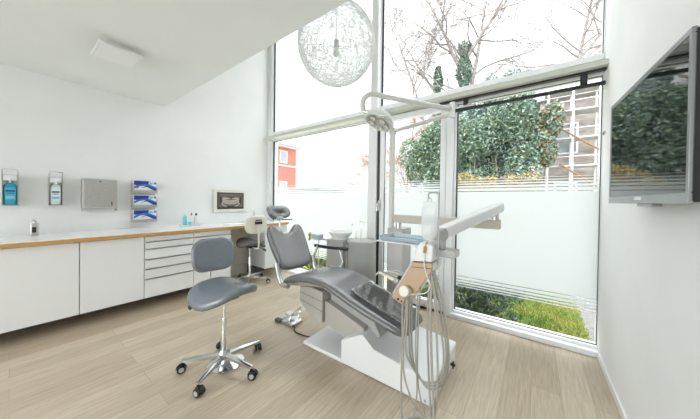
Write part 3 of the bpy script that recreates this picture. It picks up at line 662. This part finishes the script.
# upper arm from elbow to head
p0 = Vector((-.215, 2.15, 1.215)); p1 = Vector((-.432, 1.43, 1.068)); ax = (p1-p0); Lr = ax.length; ax.normalize(); sd_ = ax.cross(Vector((0, 0, 1))).normalized(); uu = sd_.cross(ax)
def ring(c, hw, hh): return [c + sd_*a + uu*e for a, e in rrect(2*hw, 2*hh, min(hw, hh)*.55, 5)]
b = MB(d0); b.loft([ring(p0+ax*(Lr*k), hw, hh) for k, hw, hh in ((-.03, .028, .030), (0, .033, .037), (.5, .033, .037), (.93, .032, .036), (1.0, .026, .030))]); b.build('upper_arm', WHITE, du)
b = MB(d0); b.tube([p1-sd_*.038, p1+sd_*.038], .038, 24); b.build('arm_joint', GREYP, du, bevel=.004)
b = MB(d0); b.tube([p1+sd_*.039, p1+sd_*.050], .015, 16); b.build('lock_knob', BLACK, du, bevel=.003)
b = MB(d0); b.tube([(-.41, 1.43, 1.04), (-.41, 1.43, .985)], .018, 14); b.box((-.47, 1.40, .948), (-.335, 1.50, .988)); b.build('head_mount', GREYP, du, bevel=.006)
# delivery head, a wedge with a beige side cover
b = MB(d0); b.prism([(-.542, .916), (-.434, .928), (-.430, 1.015), (-.50, 1.03), (-.520, 1.00)], 1.330, 1.54); b.prism([(-.665, .692), (-.54, .905), (-.44, .915), (-.44, .88), (-.523, .765), (-.58, .662)], 1.345, 1.54); hd = b.build('delivery_head', WHITE, du, bevel=.008)
b = MB(d0); b.prism([(-.668, .690), (-.540, .912), (-.432, .924), (-.432, .886), (-.512, .752), (-.574, .648)], 1.325, 1.344); b.build('side_cover', BEIGE, hd, bevel=.006)
b = MB(d0); b.prism([(-.545, .889), (-.434, .897), (-.434, .894), (-.545, .886)], 1.3235, 1.326); b.tube([(-.622, 1.3235, .690), (-.622, 1.319, .690)], .007, 12); b.tube([(-.600, 1.3235, .682), (-.600, 1.319, .682)], .005, 12); b.build('cover_detail', BLACK, hd)
b = MB(d0); b.prism([(-.672, .705), (-.548, .925), (-.535, .940), (-.528, .930), (-.545, .910), (-.665, .700)], 1.345, 1.56); b.build('control_panel', ICE, hd, bevel=.005)
b = MB(d0); b.lathe([(.020, -.03), (.030, -.02), (.032, .012), (.027, .022)], c=(-.570, 1.300, .752), n=20, rot=Matrix.Rotation(radians(75), 3, 'X')); b.build('hose_socket', CREAM, hd)
# instruments in their holders
for k, (yy, m1) in enumerate(((1.37, CREAM), (1.43, ALU), (1.49, CREAM), (1.55, ALU))):
    b = MB(d0); a0 = Vector((-.655, yy, .775)); a1 = Vector((-.79, yy+.02, .800-.01*k))
    b.tube([a0, a0.lerp(a1, .3), a0.lerp(a1, .7), a1], [.010, .011, .008, .006], 12); b.tube([a1, a1+Vector((-.02, .0, -.022))], [.006, .004], 8)
    it = b.build('handpiece', m1, hd)
    b = MB(d0); b.tube([a0+Vector((.01, 0, -.002)), a0+Vector((-.018, .002, .003))], .0145, 12); b.build('holder_ring', BLACK if k % 2 else GREYP, it)
# tray arm
b = MB(d0); b.tube([(-.52, 1.50, .955), (-.60, 1.56, .96), (-.68, 1.60, .975)], .012, 10); b.box((-.865, 1.48, .977), (-.545, 1.70, .985)); b.build('tray_support', WHITE, hd, bevel=.004)
# drip pole
b = MB(d0); b.tube(bez([(-.413, 1.36, .91), (-.413, 1.36, 1.27), (-.416, 1.36, 1.293), (-.425, 1.36, 1.300), (-.462, 1.36, 1.298), (-.470, 1.36, 1.280), (-.462, 1.36, 1.268)], 6), .0045, 8); b.build('drip_pole', ALU, hd)
# hoses
hs = {
 'a': ([(-.575, 1.31, .71), (-.589, 1.31, .66), (-.585, 1.31, .45), (-.598, 1.33, .22), (-.59, 1.33, .02), (-.56, 1.36, .010), (-.50, 1.42, .010)], .0058),
 'b': ([(-.560, 1.31, .71), (-.555, 1.30, .60), (-.562, 1.30, .45), (-.545, 1.31, .37), (-.47, 1.32, .285), (-.385, 1.32, .33), (-.36, 1.31, .48), (-.40, 1.31, .72), (-.44, 1.34, .88)], .0055),
 'c': ([(-.555, 1.32, .72), (-.550, 1.32, .60), (-.552, 1.33, .45), (-.535, 1.33, .35), (-.46, 1.335, .262), (-.375, 1.33, .32), (-.352, 1.33, .48), (-.39, 1.33, .72), (-.435, 1.35, .88)], .0055),
 'd': ([(-.55, 1.34, .74), (-.545, 1.34, .60), (-.545, 1.345, .45), (-.525, 1.345, .33), (-.45, 1.345, .24), (-.368, 1.345, .31), (-.345, 1.345, .48), (-.38, 1.345, .72), (-.43, 1.36, .88)], .0055),
 'e': ([(-.565, 1.32, .72), (-.578, 1.31, .50), (-.575, 1.31, .30), (-.53, 1.31, .17), (-.455, 1.31, .09), (-.40, 1.31, .15), (-.385, 1.30, .35), (-.40, 1.30, .65), (-.43, 1.33, .86)], .0055),
 'f': ([(-.43, 1.33, .86), (-.428, 1.30, .70), (-.415, 1.29, .45), (-.40, 1.29, .20), (-.385, 1.30, .02), (-.40, 1.36, .010), (-.455, 1.44, .010)], .0068),
 'g': ([(-.50, 1.345, .83), (-.50, 1.30, .70), (-.50, 1.29, .45), (-.49, 1.29, .22), (-.53, 1.31, .02), (-.56, 1.36, .010)], .0042),
 'h': ([(-.497, 1.345, .83), (-.495, 1.31, .60), (-.49, 1.30, .30), (-.455, 1.31, .12), (-.43, 1.33, .015), (-.44, 1.40, .010)], .0042),
 'i': ([(-.445, 1.34, .86), (-.447, 1.31, .65), (-.436, 1.305, .40), (-.425, 1.31, .20), (-.42, 1.34, .015), (-.46, 1.45, .010)], .0058)}
for k, (pts, r_) in hs.items():
    b = MB(d0); b.tube(bez(pts, 8), r_, 8); b.build('hose', HOSE, hd)

# tray resting on the support
ty = thing('instrument_tray', 'pale blue instrument tray on the arm left of the delivery head', 'tray', (-.70, 1.59, .985))
b = MB(ty.location); b.loft([[(x, y, z) for x, y in rrect(.29*k+e, .20*k+e, .02, 4, -.705, 1.59)] for z, k, e in ((.9855, .95, 0), (.989, .97, 0), (1.012, 1, 0), (1.014, 1, .014), (1.0155, 1, .014), (1.0135, .985, 0), (.992, .94, 0))]); b.build('dish', BLUETRAY, ty)
# saline bag
bgx = thing('infusion_bag', 'clear saline bag hanging from the hooked pole above the delivery head', 'infusion bag', (-.462, 1.36, 1.01))
WBAG = film('milky clear plastic', (.90, .92, .93), (.90, .92, .93), .5); wn_ = WBAG.node_tree; mo_ = [x for x in wn_.nodes if x.type == 'OUTPUT_MATERIAL'][0]; m1_ = mo_.inputs[0].links[0].from_node
t1_ = wn_.nodes.new('ShaderNodeBsdfTransparent'); m2_ = wn_.nodes.new('ShaderNodeMixShader'); m2_.inputs[0].default_value = .40
wn_.links.new(t1_.outputs[0], m2_.inputs[1]); wn_.links.new(m1_.outputs[0], m2_.inputs[2]); wn_.links.new(m2_.outputs[0], mo_.inputs[0])
R = []
for z, hw, th in ((1.035, .012, .006), (1.05, .034, .014), (1.08, .041, .026), (1.12, .043, .030), (1.20, .041, .020), (1.235, .036, .006), (1.25, .034, .003)):
    R.append([(-.462+a, 1.36+e, z) for a, e in rrect(2*hw, 2*th, min(hw, th)*.9, 4)])
b = MB(bgx.location); b.loft(R); b.build('bag', WBAG, bgx)
b = MB(bgx.location); b.tube([(-.462+.012*cos(a), 1.36, 1.258+.012*sin(a)) for a in [2*pi*k/14 for k in range(15)]], .002, 6); b.build('hanging_loop', GREYP, bgx)
b = MB(bgx.location); b.tube([(-.466, 1.35, 1.036), (-.470, 1.322, 1.010)], .0035, 8); b.tube([(-.470, 1.322, 1.010), (-.472, 1.318, .975)], .0075, 10); b.build('outlet', BROWN, bgx)
b = MB(bgx.location); b.tube(bez([(-.472, 1.318, .975), (-.472, 1.318, .92), (-.455, 1.312, .86), (-.435, 1.31, .81), (-.46, 1.31, .765), (-.52, 1.31, .745), (-.555, 1.30, .735)]), .0028, 6); b.build('drip_line', CARD, bgx)

# operating lamp on its own pole
ol = thing('operating_lamp', 'white tube armed operating lamp above the dental chair', 'operating lamp', (-1.170, 2.30, .985)); l0 = ol.location
LW = mat('lamp white enamel', (.62, .63, .59), .3)
b = MB(l0); b.tube(bez([(-1.170, 2.30, .9855), (-1.170, 2.30, 1.60), (-1.170, 2.30, 1.93)], 4), .027, 16); b.tube([(-1.170, 2.30, 1.92), (-1.170, 2.30, 1.985)], .034, 16); b.build('pole', LW, ol)
J = Vector((-.548, 2.115, 1.975))
b = MB(l0); b.tube([(-1.170, 2.30, 1.955), J-Vector((0, 0, .015))], .018, 12); b.build('lower_arm', LW, ol)
b = MB(l0); b.tube([J-Vector((0, 0, .045)), J+Vector((0, 0, .075))], .022, 16); b.build('joint_pin', WHITE, ol)
Pb = Vector((-.985, 1.60, 2.045))
b = MB(l0); b.tube([J+Vector((0, 0, .02))] + bez([J.lerp(Pb, .85)+Vector((0, 0, .0)), Pb, Pb+Vector((-.045, -.035, -.03)), Pb+Vector((-.058, -.042, -.075)), Pb+Vector((-.055, -.035, -.13))], 6), .019, 12); b.build('upper_arm', LW, ol)
hcn = Vector((-.915, 1.59, 1.835)); hn_ = Vector((-.25, -.36, -.90)).normalized(); hrot = hn_.to_track_quat('Z', 'Y').to_matrix()
b = MB(l0); b.lathe([(.035, -.055), (.07, -.048), (.100, -.018), (.112, .012), (.108, .026), (.094, .028), (.085, .015), (.03, .0)], c=hcn, n=36, rot=hrot); lh = b.build('lamp_head', LW, ol)
for k in range(5):
    a = 2*pi*k/5; c = hcn + hrot @ Vector((.058*cos(a), .058*sin(a), .006))
    b = MB(l0); b.lathe([(.008, .0), (.020, .010), (.025, .024), (.022, .022), (.006, .004)], c=c, n=16, rot=hrot); b.build('reflector', CHROME, lh)
b = MB(l0); b.tube([hcn - hn_*.045, Pb+Vector((-.055, -.035, -.13))], .014, 10); b.tube([hcn + hrot @ Vector((.10, 0, 0)), hcn + hrot @ Vector((.13, .02, .03)), hcn + hrot @ Vector((.11, .06, .05))], .007, 8)
b.tube([hcn + hrot @ Vector((.105*cos(a), .105*sin(a), .0)) for a in [pi*.9 + k*pi/12 for k in range(13)]], .006, 8); b.build('grip', CHROME, lh)

# ------------------------------------------------------------------ outside
GRASS = noisy('grass blades', (.07, .17, .02), (.27, .25, .05), 2.2, .8, lo=.35, hi=.7)
SOIL = noisy('garden soil and moss', (.07, .13, .02), (.18, .20, .05), 6, .9, lo=.3, hi=.7)
PAVE = noisy('grey pavement', (.09, .088, .083), (.14, .135, .125), 20, .9)
GZ = -.25
struct('ground_lawn', MB().box((-1.6, YW+.10, GZ-.2), (.50, 6.2, GZ)), SOIL)
BOUNCE = noisy('pale bounce ground', (.34, .33, .31), (.44, .43, .40), 25, .9)  # made-up pale surface instead of lawn, keeps green bounce light off the walls
struct('ground_garden', MB().box((-9, YW+.10, GZ-.2), (-1.6, 9, GZ)).box((1.5, YW+.10, GZ-.2), (9, 6.2, GZ)), BOUNCE)
struct('ground_border', MB().box((-1.6, 6.2, GZ-.2), (9, 9, GZ+.05)), noisy('dark border soil', (.10, .08, .05), (.16, .15, .07), 9, .9))
SOIL2 = noisy('mossy bed', (.30, .36, .08), (.5, .5, .15), 6, .9)
struct('ground_bed', MB().box((-4.6, YW+.10, GZ), (-2.2, 4.4, GZ+.02)), SOIL2)
struct('ground_far', MB().box((-160, 9, GZ-.7), (60, 160, GZ-.5)), noisy('far ground', (.34, .34, .32), (.42, .42, .39), .1, .9))
struct('path_paving', MB().box((.50, YW+.10, GZ-.2), (1.5, 6.2, GZ+.01)), PAVE)
def quads(name, cs, m, size, seed, up=.0):
    rnd = random.Random(seed); vs = []; fs = []; mi = []
    for (p, mm) in cs:
        a = Vector((rnd.gauss(0, 1), rnd.gauss(0, 1), rnd.gauss(0, 1)+up)).normalized(); u = a.orthogonal().normalized(); v = a.cross(u)
        th = rnd.uniform(0, 6.28); u, v = u*cos(th)+v*sin(th), v*cos(th)-u*sin(th); s = size*rnd.uniform(.6, 1.3)
        n = len(vs); vs += [tuple(p-u*s), tuple(p+v*s*.45+a*s*.1), tuple(p+u*s), tuple(p-v*s*.45+a*s*.1)]; fs.append((n, n+1, n+2, n+3)); mi.append(mm)
    me = bpy.data.meshes.new(name); me.from_pydata(vs, [], fs)
    for x in m: me.materials.append(x)
    me.polygons.foreach_set('material_index', mi); o = bpy.data.objects.new(name, me); C.objects.link(o); return o
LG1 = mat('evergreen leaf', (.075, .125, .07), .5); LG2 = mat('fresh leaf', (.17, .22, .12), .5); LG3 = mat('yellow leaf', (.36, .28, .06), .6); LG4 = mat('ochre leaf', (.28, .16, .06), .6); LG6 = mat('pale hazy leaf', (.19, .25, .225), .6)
LG5 = mat('blue green leaf', (.14, .20, .165), .5); BARK = noisy('bark', (.13, .11, .09), (.22, .19, .16), 8, .9); BARKO = noisy('orange bark', (.17, .095, .05), (.25, .15, .09), 8, .9)
# grass blades near the window
rnd = random.Random(5); gp = []
vs, fs, mi = [], [], []
for i in range(16000):
    x = rnd.uniform(-.6, .52); y = rnd.uniform(3.06, 5.8); hgt = rnd.uniform(.02, .055); a = rnd.uniform(0, 6.28); n = len(vs)
    wx, wy = .006*cos(a), .006*sin(a); lx, ly = rnd.gauss(0, .02), rnd.gauss(0, .02)
    vs += [(x-wx, y-wy, GZ), (x+wx, y+wy, GZ), (x+lx, y+ly, GZ+hgt)]; fs.append((n, n+1, n+2))
me = bpy.data.meshes.new('grass'); me.from_pydata(vs, [], fs); me.materials.append(GRASS)
go = bpy.data.objects.new('grass', me); C.objects.link(go); tag(go, 'bright green and yellow lawn grass outside the right window', 'grass', kind='stuff')
def shrub(name, label, cat, c, r, n, mats, wts, size, seed, stem=True, group=None, low=.35):
    c = Vector(c); t = thing(name, label, cat, (c.x, c.y, GZ if c.y < 9 else GZ-.5), 0, group); rnd = random.Random(seed); cs = []
    lobes = [(Vector((rnd.uniform(-.6, .6)*r[0], rnd.uniform(-.6, .6)*r[1], rnd.uniform(-.5, .7)*r[2])), rnd.uniform(.35, .55)) for _ in range(14)]
    while len(cs) < n:
        l, s = rnd.choice(lobes); d = Vector((rnd.gauss(0, 1), rnd.gauss(0, 1), rnd.gauss(0, 1))).normalized()*rnd.uniform(.75, 1.0)
        p = c + l + Vector((d.x*r[0]*s, d.y*r[1]*s, d.z*r[2]*s))
        if p.z < t.location.z + .01: continue
        cs.append((p - t.location, rnd.choices(range(len(mats)), wts)[0]))
    f = quads('foliage', cs, mats, size, seed); f.parent = t
    if stem:
        b = MB(t.location)
        for k in range(4):
            l = lobes[k][0]; b.tube(bez([(c.x+rnd.uniform(-.1, .1)*r[0], c.y, t.location.z), (c.x+l.x*.4, c.y+l.y*.4, (t.location.z+c.z)/2), c+l], 4), [.02*r[2]+.008]*4+[.012*r[2]+.005]*4+[.005], 6)
        b.build('stem', BARK, t)
    return t
shrub('laurel_bush', 'glossy green bush just outside the glass beside the lawn', 'bush', (-.62, 3.46, .02), (.50, .28, .32), 3600, [LG1, LG2, LG5], (4, 2, 3), .028, 11)
shrub('laurel_bush', 'low green bush outside the narrow glass door', 'bush', (-1.30, 3.42, -.02), (.42, .24, .24), 2000, [LG1, LG2, LG3], (4, 3, 1), .028, 12)
shrub('flowering_shrub', 'yellow green low planting outside the left window behind the armrest', 'bush', (-3.25, 3.75, -.02), (.9, .35, .25), 2600, [LG2, LG3, GRASS], (2, 1, 3), .035, 13)
# evergreen bank behind the right window
for i, (x, y, z, rx, ry, rz_, mats, wts, lb) in enumerate((
    (-3.0, 11.0, 2.9, 1.0, .9, 1.7, [LG1, LG5, LG2], (3, 4, 2), 'tall rounded evergreen at the left end of the hedge behind the mullion'),
    (-1.9, 10.6, 2.7, 1.0, .9, 1.5, [LG1, LG5, LG2], (4, 4, 2), 'dark evergreen shrub in the middle of the hedge beyond the right window'),
    (-.9, 11.0, 3.2, 1.0, .9, 1.9, [LG1, LG5, LG2], (3, 5, 2), 'high blue green evergreen in the hedge under the bare tree'),
    (.05, 11.4, 3.6, .75, .8, 1.5, [LG5, LG2, LG4], (5, 2, 2), 'pale blue green evergreen at the right end of the hedge beside the scaffold'))):
    shrub('evergreen_shrub', lb, 'shrub', (x, y, z), (rx, ry, rz_), 13000, mats, wts, .065, 20+i, group='evergreens behind the right window')
for i, (x, y, z, rx, lb) in enumerate(((-2.35, 9.6, 1.75, .55, 'yellow leaved shrub just right of the wide mullion'), (-1.35, 9.7, 1.65, .55, 'low ochre and yellow shrub in front of the dark hedge'), (-.35, 9.9, 1.75, .6, 'orange brown shrub in front of the scaffold end of the hedge'))):
    shrub('autumn_shrub', lb, 'shrub', (x, y, z), (rx, .4, .45), 4200, [LG3, LG4, LG2, LG1], (4, 3, 2, 1) if i < 2 else (1, 5, 1, 1), .045, 30+i, group='yellow shrubs in front of the hedge')
for i, (x, y, z, rx, lb) in enumerate(((-3.1, 12.6, 4.3, 1.0, 'pale blue green tree top behind the lamp joint and the wide mullion'), (-2.2, 13.2, 4.9, 1.1, 'pale blue green tree top rising behind the left of the hedge'), (-1.2, 13.4, 5.3, 1.1, 'pale blue green tree top rising behind the middle of the hedge'), (-.85, 14.4, 5.6, .75, 'pale blue green tree top behind the scaffold end of the hedge'))):
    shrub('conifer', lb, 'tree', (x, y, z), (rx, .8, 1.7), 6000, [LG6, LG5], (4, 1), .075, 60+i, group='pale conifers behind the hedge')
shrub('evergreen_shrub', 'broad green shrub seen through the narrow glass door', 'shrub', (-4.0, 11.0, 3.3, ), (.95, .9, 1.4), 11000, [LG1, LG2, LG5], (5, 3, 2), .065, 41)
# bare trees
def tree(name, label, base, hgt, r0, m, seed, z0=5.0, nb=26, L0=3.4, lean=(0, 0), ivy=None, depth=4, fork=None):
    rnd = random.Random(seed); t = thing(name, label, 'tree', base); b = MB(); tw = MB()
    def branch(p, d, L, r, k, droop):
        pts = [p]; rs = [r]; q = p; ns = 5 if k > 1 else 3; dd = d; mids = []
        for i in range(ns):
            dd = (dd + Vector((rnd.gauss(0, .16), rnd.gauss(0, .16), rnd.gauss(0, .10) + droop))).normalized(); q = q + dd*L/ns
            pts.append(q); rs.append(max(.0055, r*(1-.8*(i+1)/ns))); mids.append((q, dd, rs[-1]))
        (b if k >= depth else tw).tube(pts, rs, 5 if k >= depth-1 else 3, False)
        if k == 0: return
        for i, (q, dd, rr) in enumerate(mids):
            if i == 0 and k > 2: continue
            for _ in range(1 if k > 2 else 1 + (rnd.random() < .5)):
                o_ = dd.orthogonal().normalized(); o_ = Matrix.Rotation(rnd.uniform(0, 6.28), 3, dd) @ o_; a = rnd.uniform(.4, .95)
                branch(q, (dd*cos(a)+o_*sin(a)).normalized(), L*rnd.uniform(.38, .62), rr*.8, k-1, droop*.6)
    def stem(p, d, h_, r, zs, nbr):
        n = 16; pts = [p]; q = p; dd = d
        for i in range(n): dd = (dd + Vector((rnd.gauss(0, .05), rnd.gauss(0, .05), .02))).normalized(); q = q + dd*h_/n; pts.append(q)
        b.tube(pts, [r*(1-.9*i/n) for i in range(n+1)], 8, False)
        for i in range(nbr):
            f = zs + (1-zs)*(i+rnd.random())/nbr; j = min(n-1, int(f*n)); q = pts[j].lerp(pts[j+1], f*n-j); a = rnd.uniform(0, 6.28); e = rnd.uniform(.25, .8)
            branch(q, Vector((cos(a)*cos(e), sin(a)*cos(e), sin(e))), L0*(1.15-f)*rnd.uniform(.7, 1.2), r*(1-.9*f)*.5+.008, depth-1, .03)
    stem(Vector((0, 0, 0)), Vector((lean[0], lean[1], 1)).normalized(), hgt, r0, z0/hgt, nb)
    if fork:
        for (zf, dx, dy, L) in fork: stem(Vector((lean[0]*zf, lean[1]*zf, zf)), Vector((dx, dy, .8)).normalized(), L, r0*.6, .12, int(nb*.6))
    b.build('trunk', m, t); tw.build('twigs', m, t, kind='stuff')
    if ivy:
        cs = []
        for i in range(ivy[0]):
            z = rnd.uniform(ivy[1], ivy[2]); a = rnd.uniform(0, 6.28); rr = rnd.uniform(.5, 1)*ivy[3]*(1+.35*sin(z*4))
            cs.append((Vector((lean[0]*z+rr*cos(a), lean[1]*z+rr*sin(a), z)), rnd.choice((0, 1, 1))))
        f = quads('ivy', cs, [LG1, LG5], .06, seed); f.parent = t
    return t
BARKG = noisy('grey birch bark', (.17, .145, .13), (.27, .235, .22), 8, .9)
tree('bare_tree', 'tall forked bare tree with ivy clad trunk, right of the two at the upper window', (-2.85, 13.0, -.75), 17, .17, BARKG, 101, 6.5, 24, 4.2, ivy=(6000, 5.5, 9.6, .30), fork=[(8.8, .55, .1, 7.5), (8.2, -.5, .2, 7)])
tree('bare_tree', 'slimmer bare tree with ivy clad trunk, left of the two at the upper window', (-4.15, 13.2, -.75), 14, .12, BARKG, 202, 6.0, 22, 3.6, ivy=(3500, 5.0, 9.0, .2), fork=[(7.5, -.6, .1, 5.5)])
tree('bare_tree', 'bare spreading tree in the upper right corner of the tall window', (-.55, 14.6, -.75), 17, .14, BARKG, 303, 7.5, 30, 4.2, lean=(.16, 0), fork=[(7, .5, 0, 7)])
tree('bare_tree', 'orange twigged bare tree seen through the narrow glass door', (-5.6, 12.6, -.75), 6.6, .08, BARKO, 404, 1.6, 20, 2.8)
tree('bare_tree', 'pale brown bare tree just left of the wide mullion', (-9.1, 14.6, -.75), 6.6, .07, BARKO, 505, 2.0, 18, 2.4)
# rear building with scaffold
bw = thing('rear_building', 'pale rendered building behind scaffolding beyond the right window', 'building', (3.0, 13.5, -.75)); q0 = bw.location
BRK = noisy('pale weathered brick', (.27, .23, .20), (.40, .37, .34), 3, .9, stretch=(1, 1, 3))
b = MB(q0); b.box((.1, 13.0, -.75), (6, 18, 5.4)); b.build('wall', BRK, bw, False)
b = MB(q0); b.prism([(-.2, 5.4), (6.3, 5.4), (6.3, 5.6), (3, 7.2), (-.2, 5.7)], 12.8, 18.2); b.build('roof', mat('grey roof', (.40, .40, .41), .8), bw, False)
for i, x in enumerate((.6, 2.0, 3.4)):
    for z in (.9, 3.2):
        b = MB(q0); b.box((x, 12.96, z), (x+.7, 12.999, z+1.2)); wn = b.build('window', WHITE, bw, False)
        b = MB(q0); b.box((x+.06, 12.95, z+.06), (x+.64, 12.961, z+1.14)); b.build('pane', mat('dull pane', (.20, .24, .26), .2), wn, False)
sf = thing('scaffold', 'pale metal scaffold with orange diagonal braces in front of the rear building', 'scaffold', (1.2, 12.2, -.75)); s0 = sf.location
for x in (.35, 1.05, 1.75, 2.45):
    b = MB(s0); b.tube([(x, 12.0, -.75), (x, 12.0, 5.6)], .03, 8); b.tube([(x, 12.7, -.75), (x, 12.7, 5.6)], .03, 8); b.build('upright', WHITE, sf)
for z in (1.6, 2.6, 3.6, 4.6, 5.4):
    b = MB(s0); b.box((.25, 12.0, z), (2.6, 12.7, z+.05)); b.tube([(.25, 11.97, z+.35), (2.6, 11.97, z+.35)], .02, 6); b.build('deck', noisy('scaffold board', (.38, .36, .33), (.46, .44, .42), 5, .9), sf, False)
for x, z in ((.9, 3.5), (.9, 2.2)):
    b = MB(s0); b.tube([(x-.2, 11.94, z+.5), (x+1.1, 11.94, z-.6)], .03, 8); b.build('brace', BARKO, sf)
# red town house with grey roof, left window
rb = thing('red_town_house', 'tall red brick town house with grey roof at the left edge of the window', 'building', (-32, 24, -3)); r0_ = rb.location
RED = noisy('red brick', (.34, .10, .075), (.40, .13, .10), 1.5, .9)
STONE = mat('pale stone', (.55, .45, .40), .8)
b = MB(r0_); b.box((-50, 22, -3), (-38.6, 34, 11.2)); b.build('wall', RED, rb, False)
b = MB(r0_); b.box((-50.4, 21.5, 11.2), (-38.0, 34.6, 11.6)); b.box((-38.6, 22, 7.6), (-38.45, 34, 7.9)); b.build('cornice', STONE, rb, False)
b = MB(r0_); b.add([(-50.5, 21.4, 11.6), (-37.7, 21.4, 11.6), (-37.7, 34.8, 11.6), (-50.5, 34.8, 11.6), (-47, 24, 15.5), (-41.6, 24, 15.5), (-41.6, 31, 15.5), (-47, 31, 15.5)], [(0,1,5,4),(1,2,6,5),(2,3,7,6),(3,0,4,7),(4,5,6,7),(3,2,1,0)]); b.build('roof', mat('slate roof', (.30, .32, .34), .7), rb, False)
b = MB(r0_); b.box((-42.6, 26.2, 14.5), (-41.2, 28.6, 18.2)); b.prism([(-42.9, 18.2), (-40.9, 18.2), (-41.6, 18.9), (-42.2, 18.9)], 26.0, 28.8); b.build('chimney', mat('chimney grey', (.42, .42, .42), .8), rb, False)
for z in (2.6, 8.4):
    for y in (23.4, 26.6, 30.2):
        b = MB(r0_); b.box((-38.6, y-.2, z-.2), (-38.5, y+1.6, z+2.2)); wn = b.build('window', STONE, rb, False)
        b = MB(r0_); b.box((-38.5, y, z), (-38.46, y+1.4, z+2.0)); b.build('pane', mat('grey pane', (.25, .28, .30), .3), wn, False)
# far roofs
def house(x0, x1, y, z0, z1, zr, label, wc, rc):
    o = thing('distant_house', label, 'building', ((x0+x1)/2, y, -3), 0, 'distant houses')
    b = MB(o.location); b.box((x0, y, -3), (x1, y+10, z1)); b.build('wall', wc, o, False)
    b = MB(o.location); b.add([(x0-.6, y-.6, z1), (x1+.6, y-.6, z1), (x1+.6, y+10.6, z1), (x0-.6, y+10.6, z1), (x0+(x1-x0)*.3, y+5, zr), (x1-(x1-x0)*.3, y+5, zr)], [(0,1,5,4),(1,2,5),(2,3,4,5),(3,0,4),(3,2,1,0)]); b.build('roof', rc, o, False)
PW = mat('pale distant wall', (.20, .20, .20), .9); PR_ = mat('pale distant roof', (.15, .155, .16), .9); PR2 = mat('pale red roof', (.30, .24, .22), .9)
house(-53, -41.5, 44, 0, 4.0, 6.6, 'long low grey roofed house just right of the red town house', PW, PR_)
house(-78, -71, 90, 0, 4.4, 6.8, 'far pale house left of the church spire', PW, PR2)
house(-68, -61, 92, 0, 4.4, 6.4, 'far pale house right of the church spire', PW, PR_)
house(-59, -50, 90, 0, 4.3, 6.6, 'far pale house at the right of the left window', PW, PR2)
house(-47, -38, 95, 0, 4.4, 6.6, 'far pale house behind the bare pale brown tree', PW, PR_)
sp = thing('church_spire', 'tiny pointed church spire on the skyline in the left window', 'spire', (-70.5, 78, -3))
b = MB(); b.box((-.8, -.8, 0), (.8, .8, 9.5)); b.build('tower', PW, sp, False)
b = MB(); b.tube([(0, 0, 9.5), (0, 0, 10.6), (0, 0, 13.9)], [.95, .55, .05], 8); b.build('spire', PR_, sp)
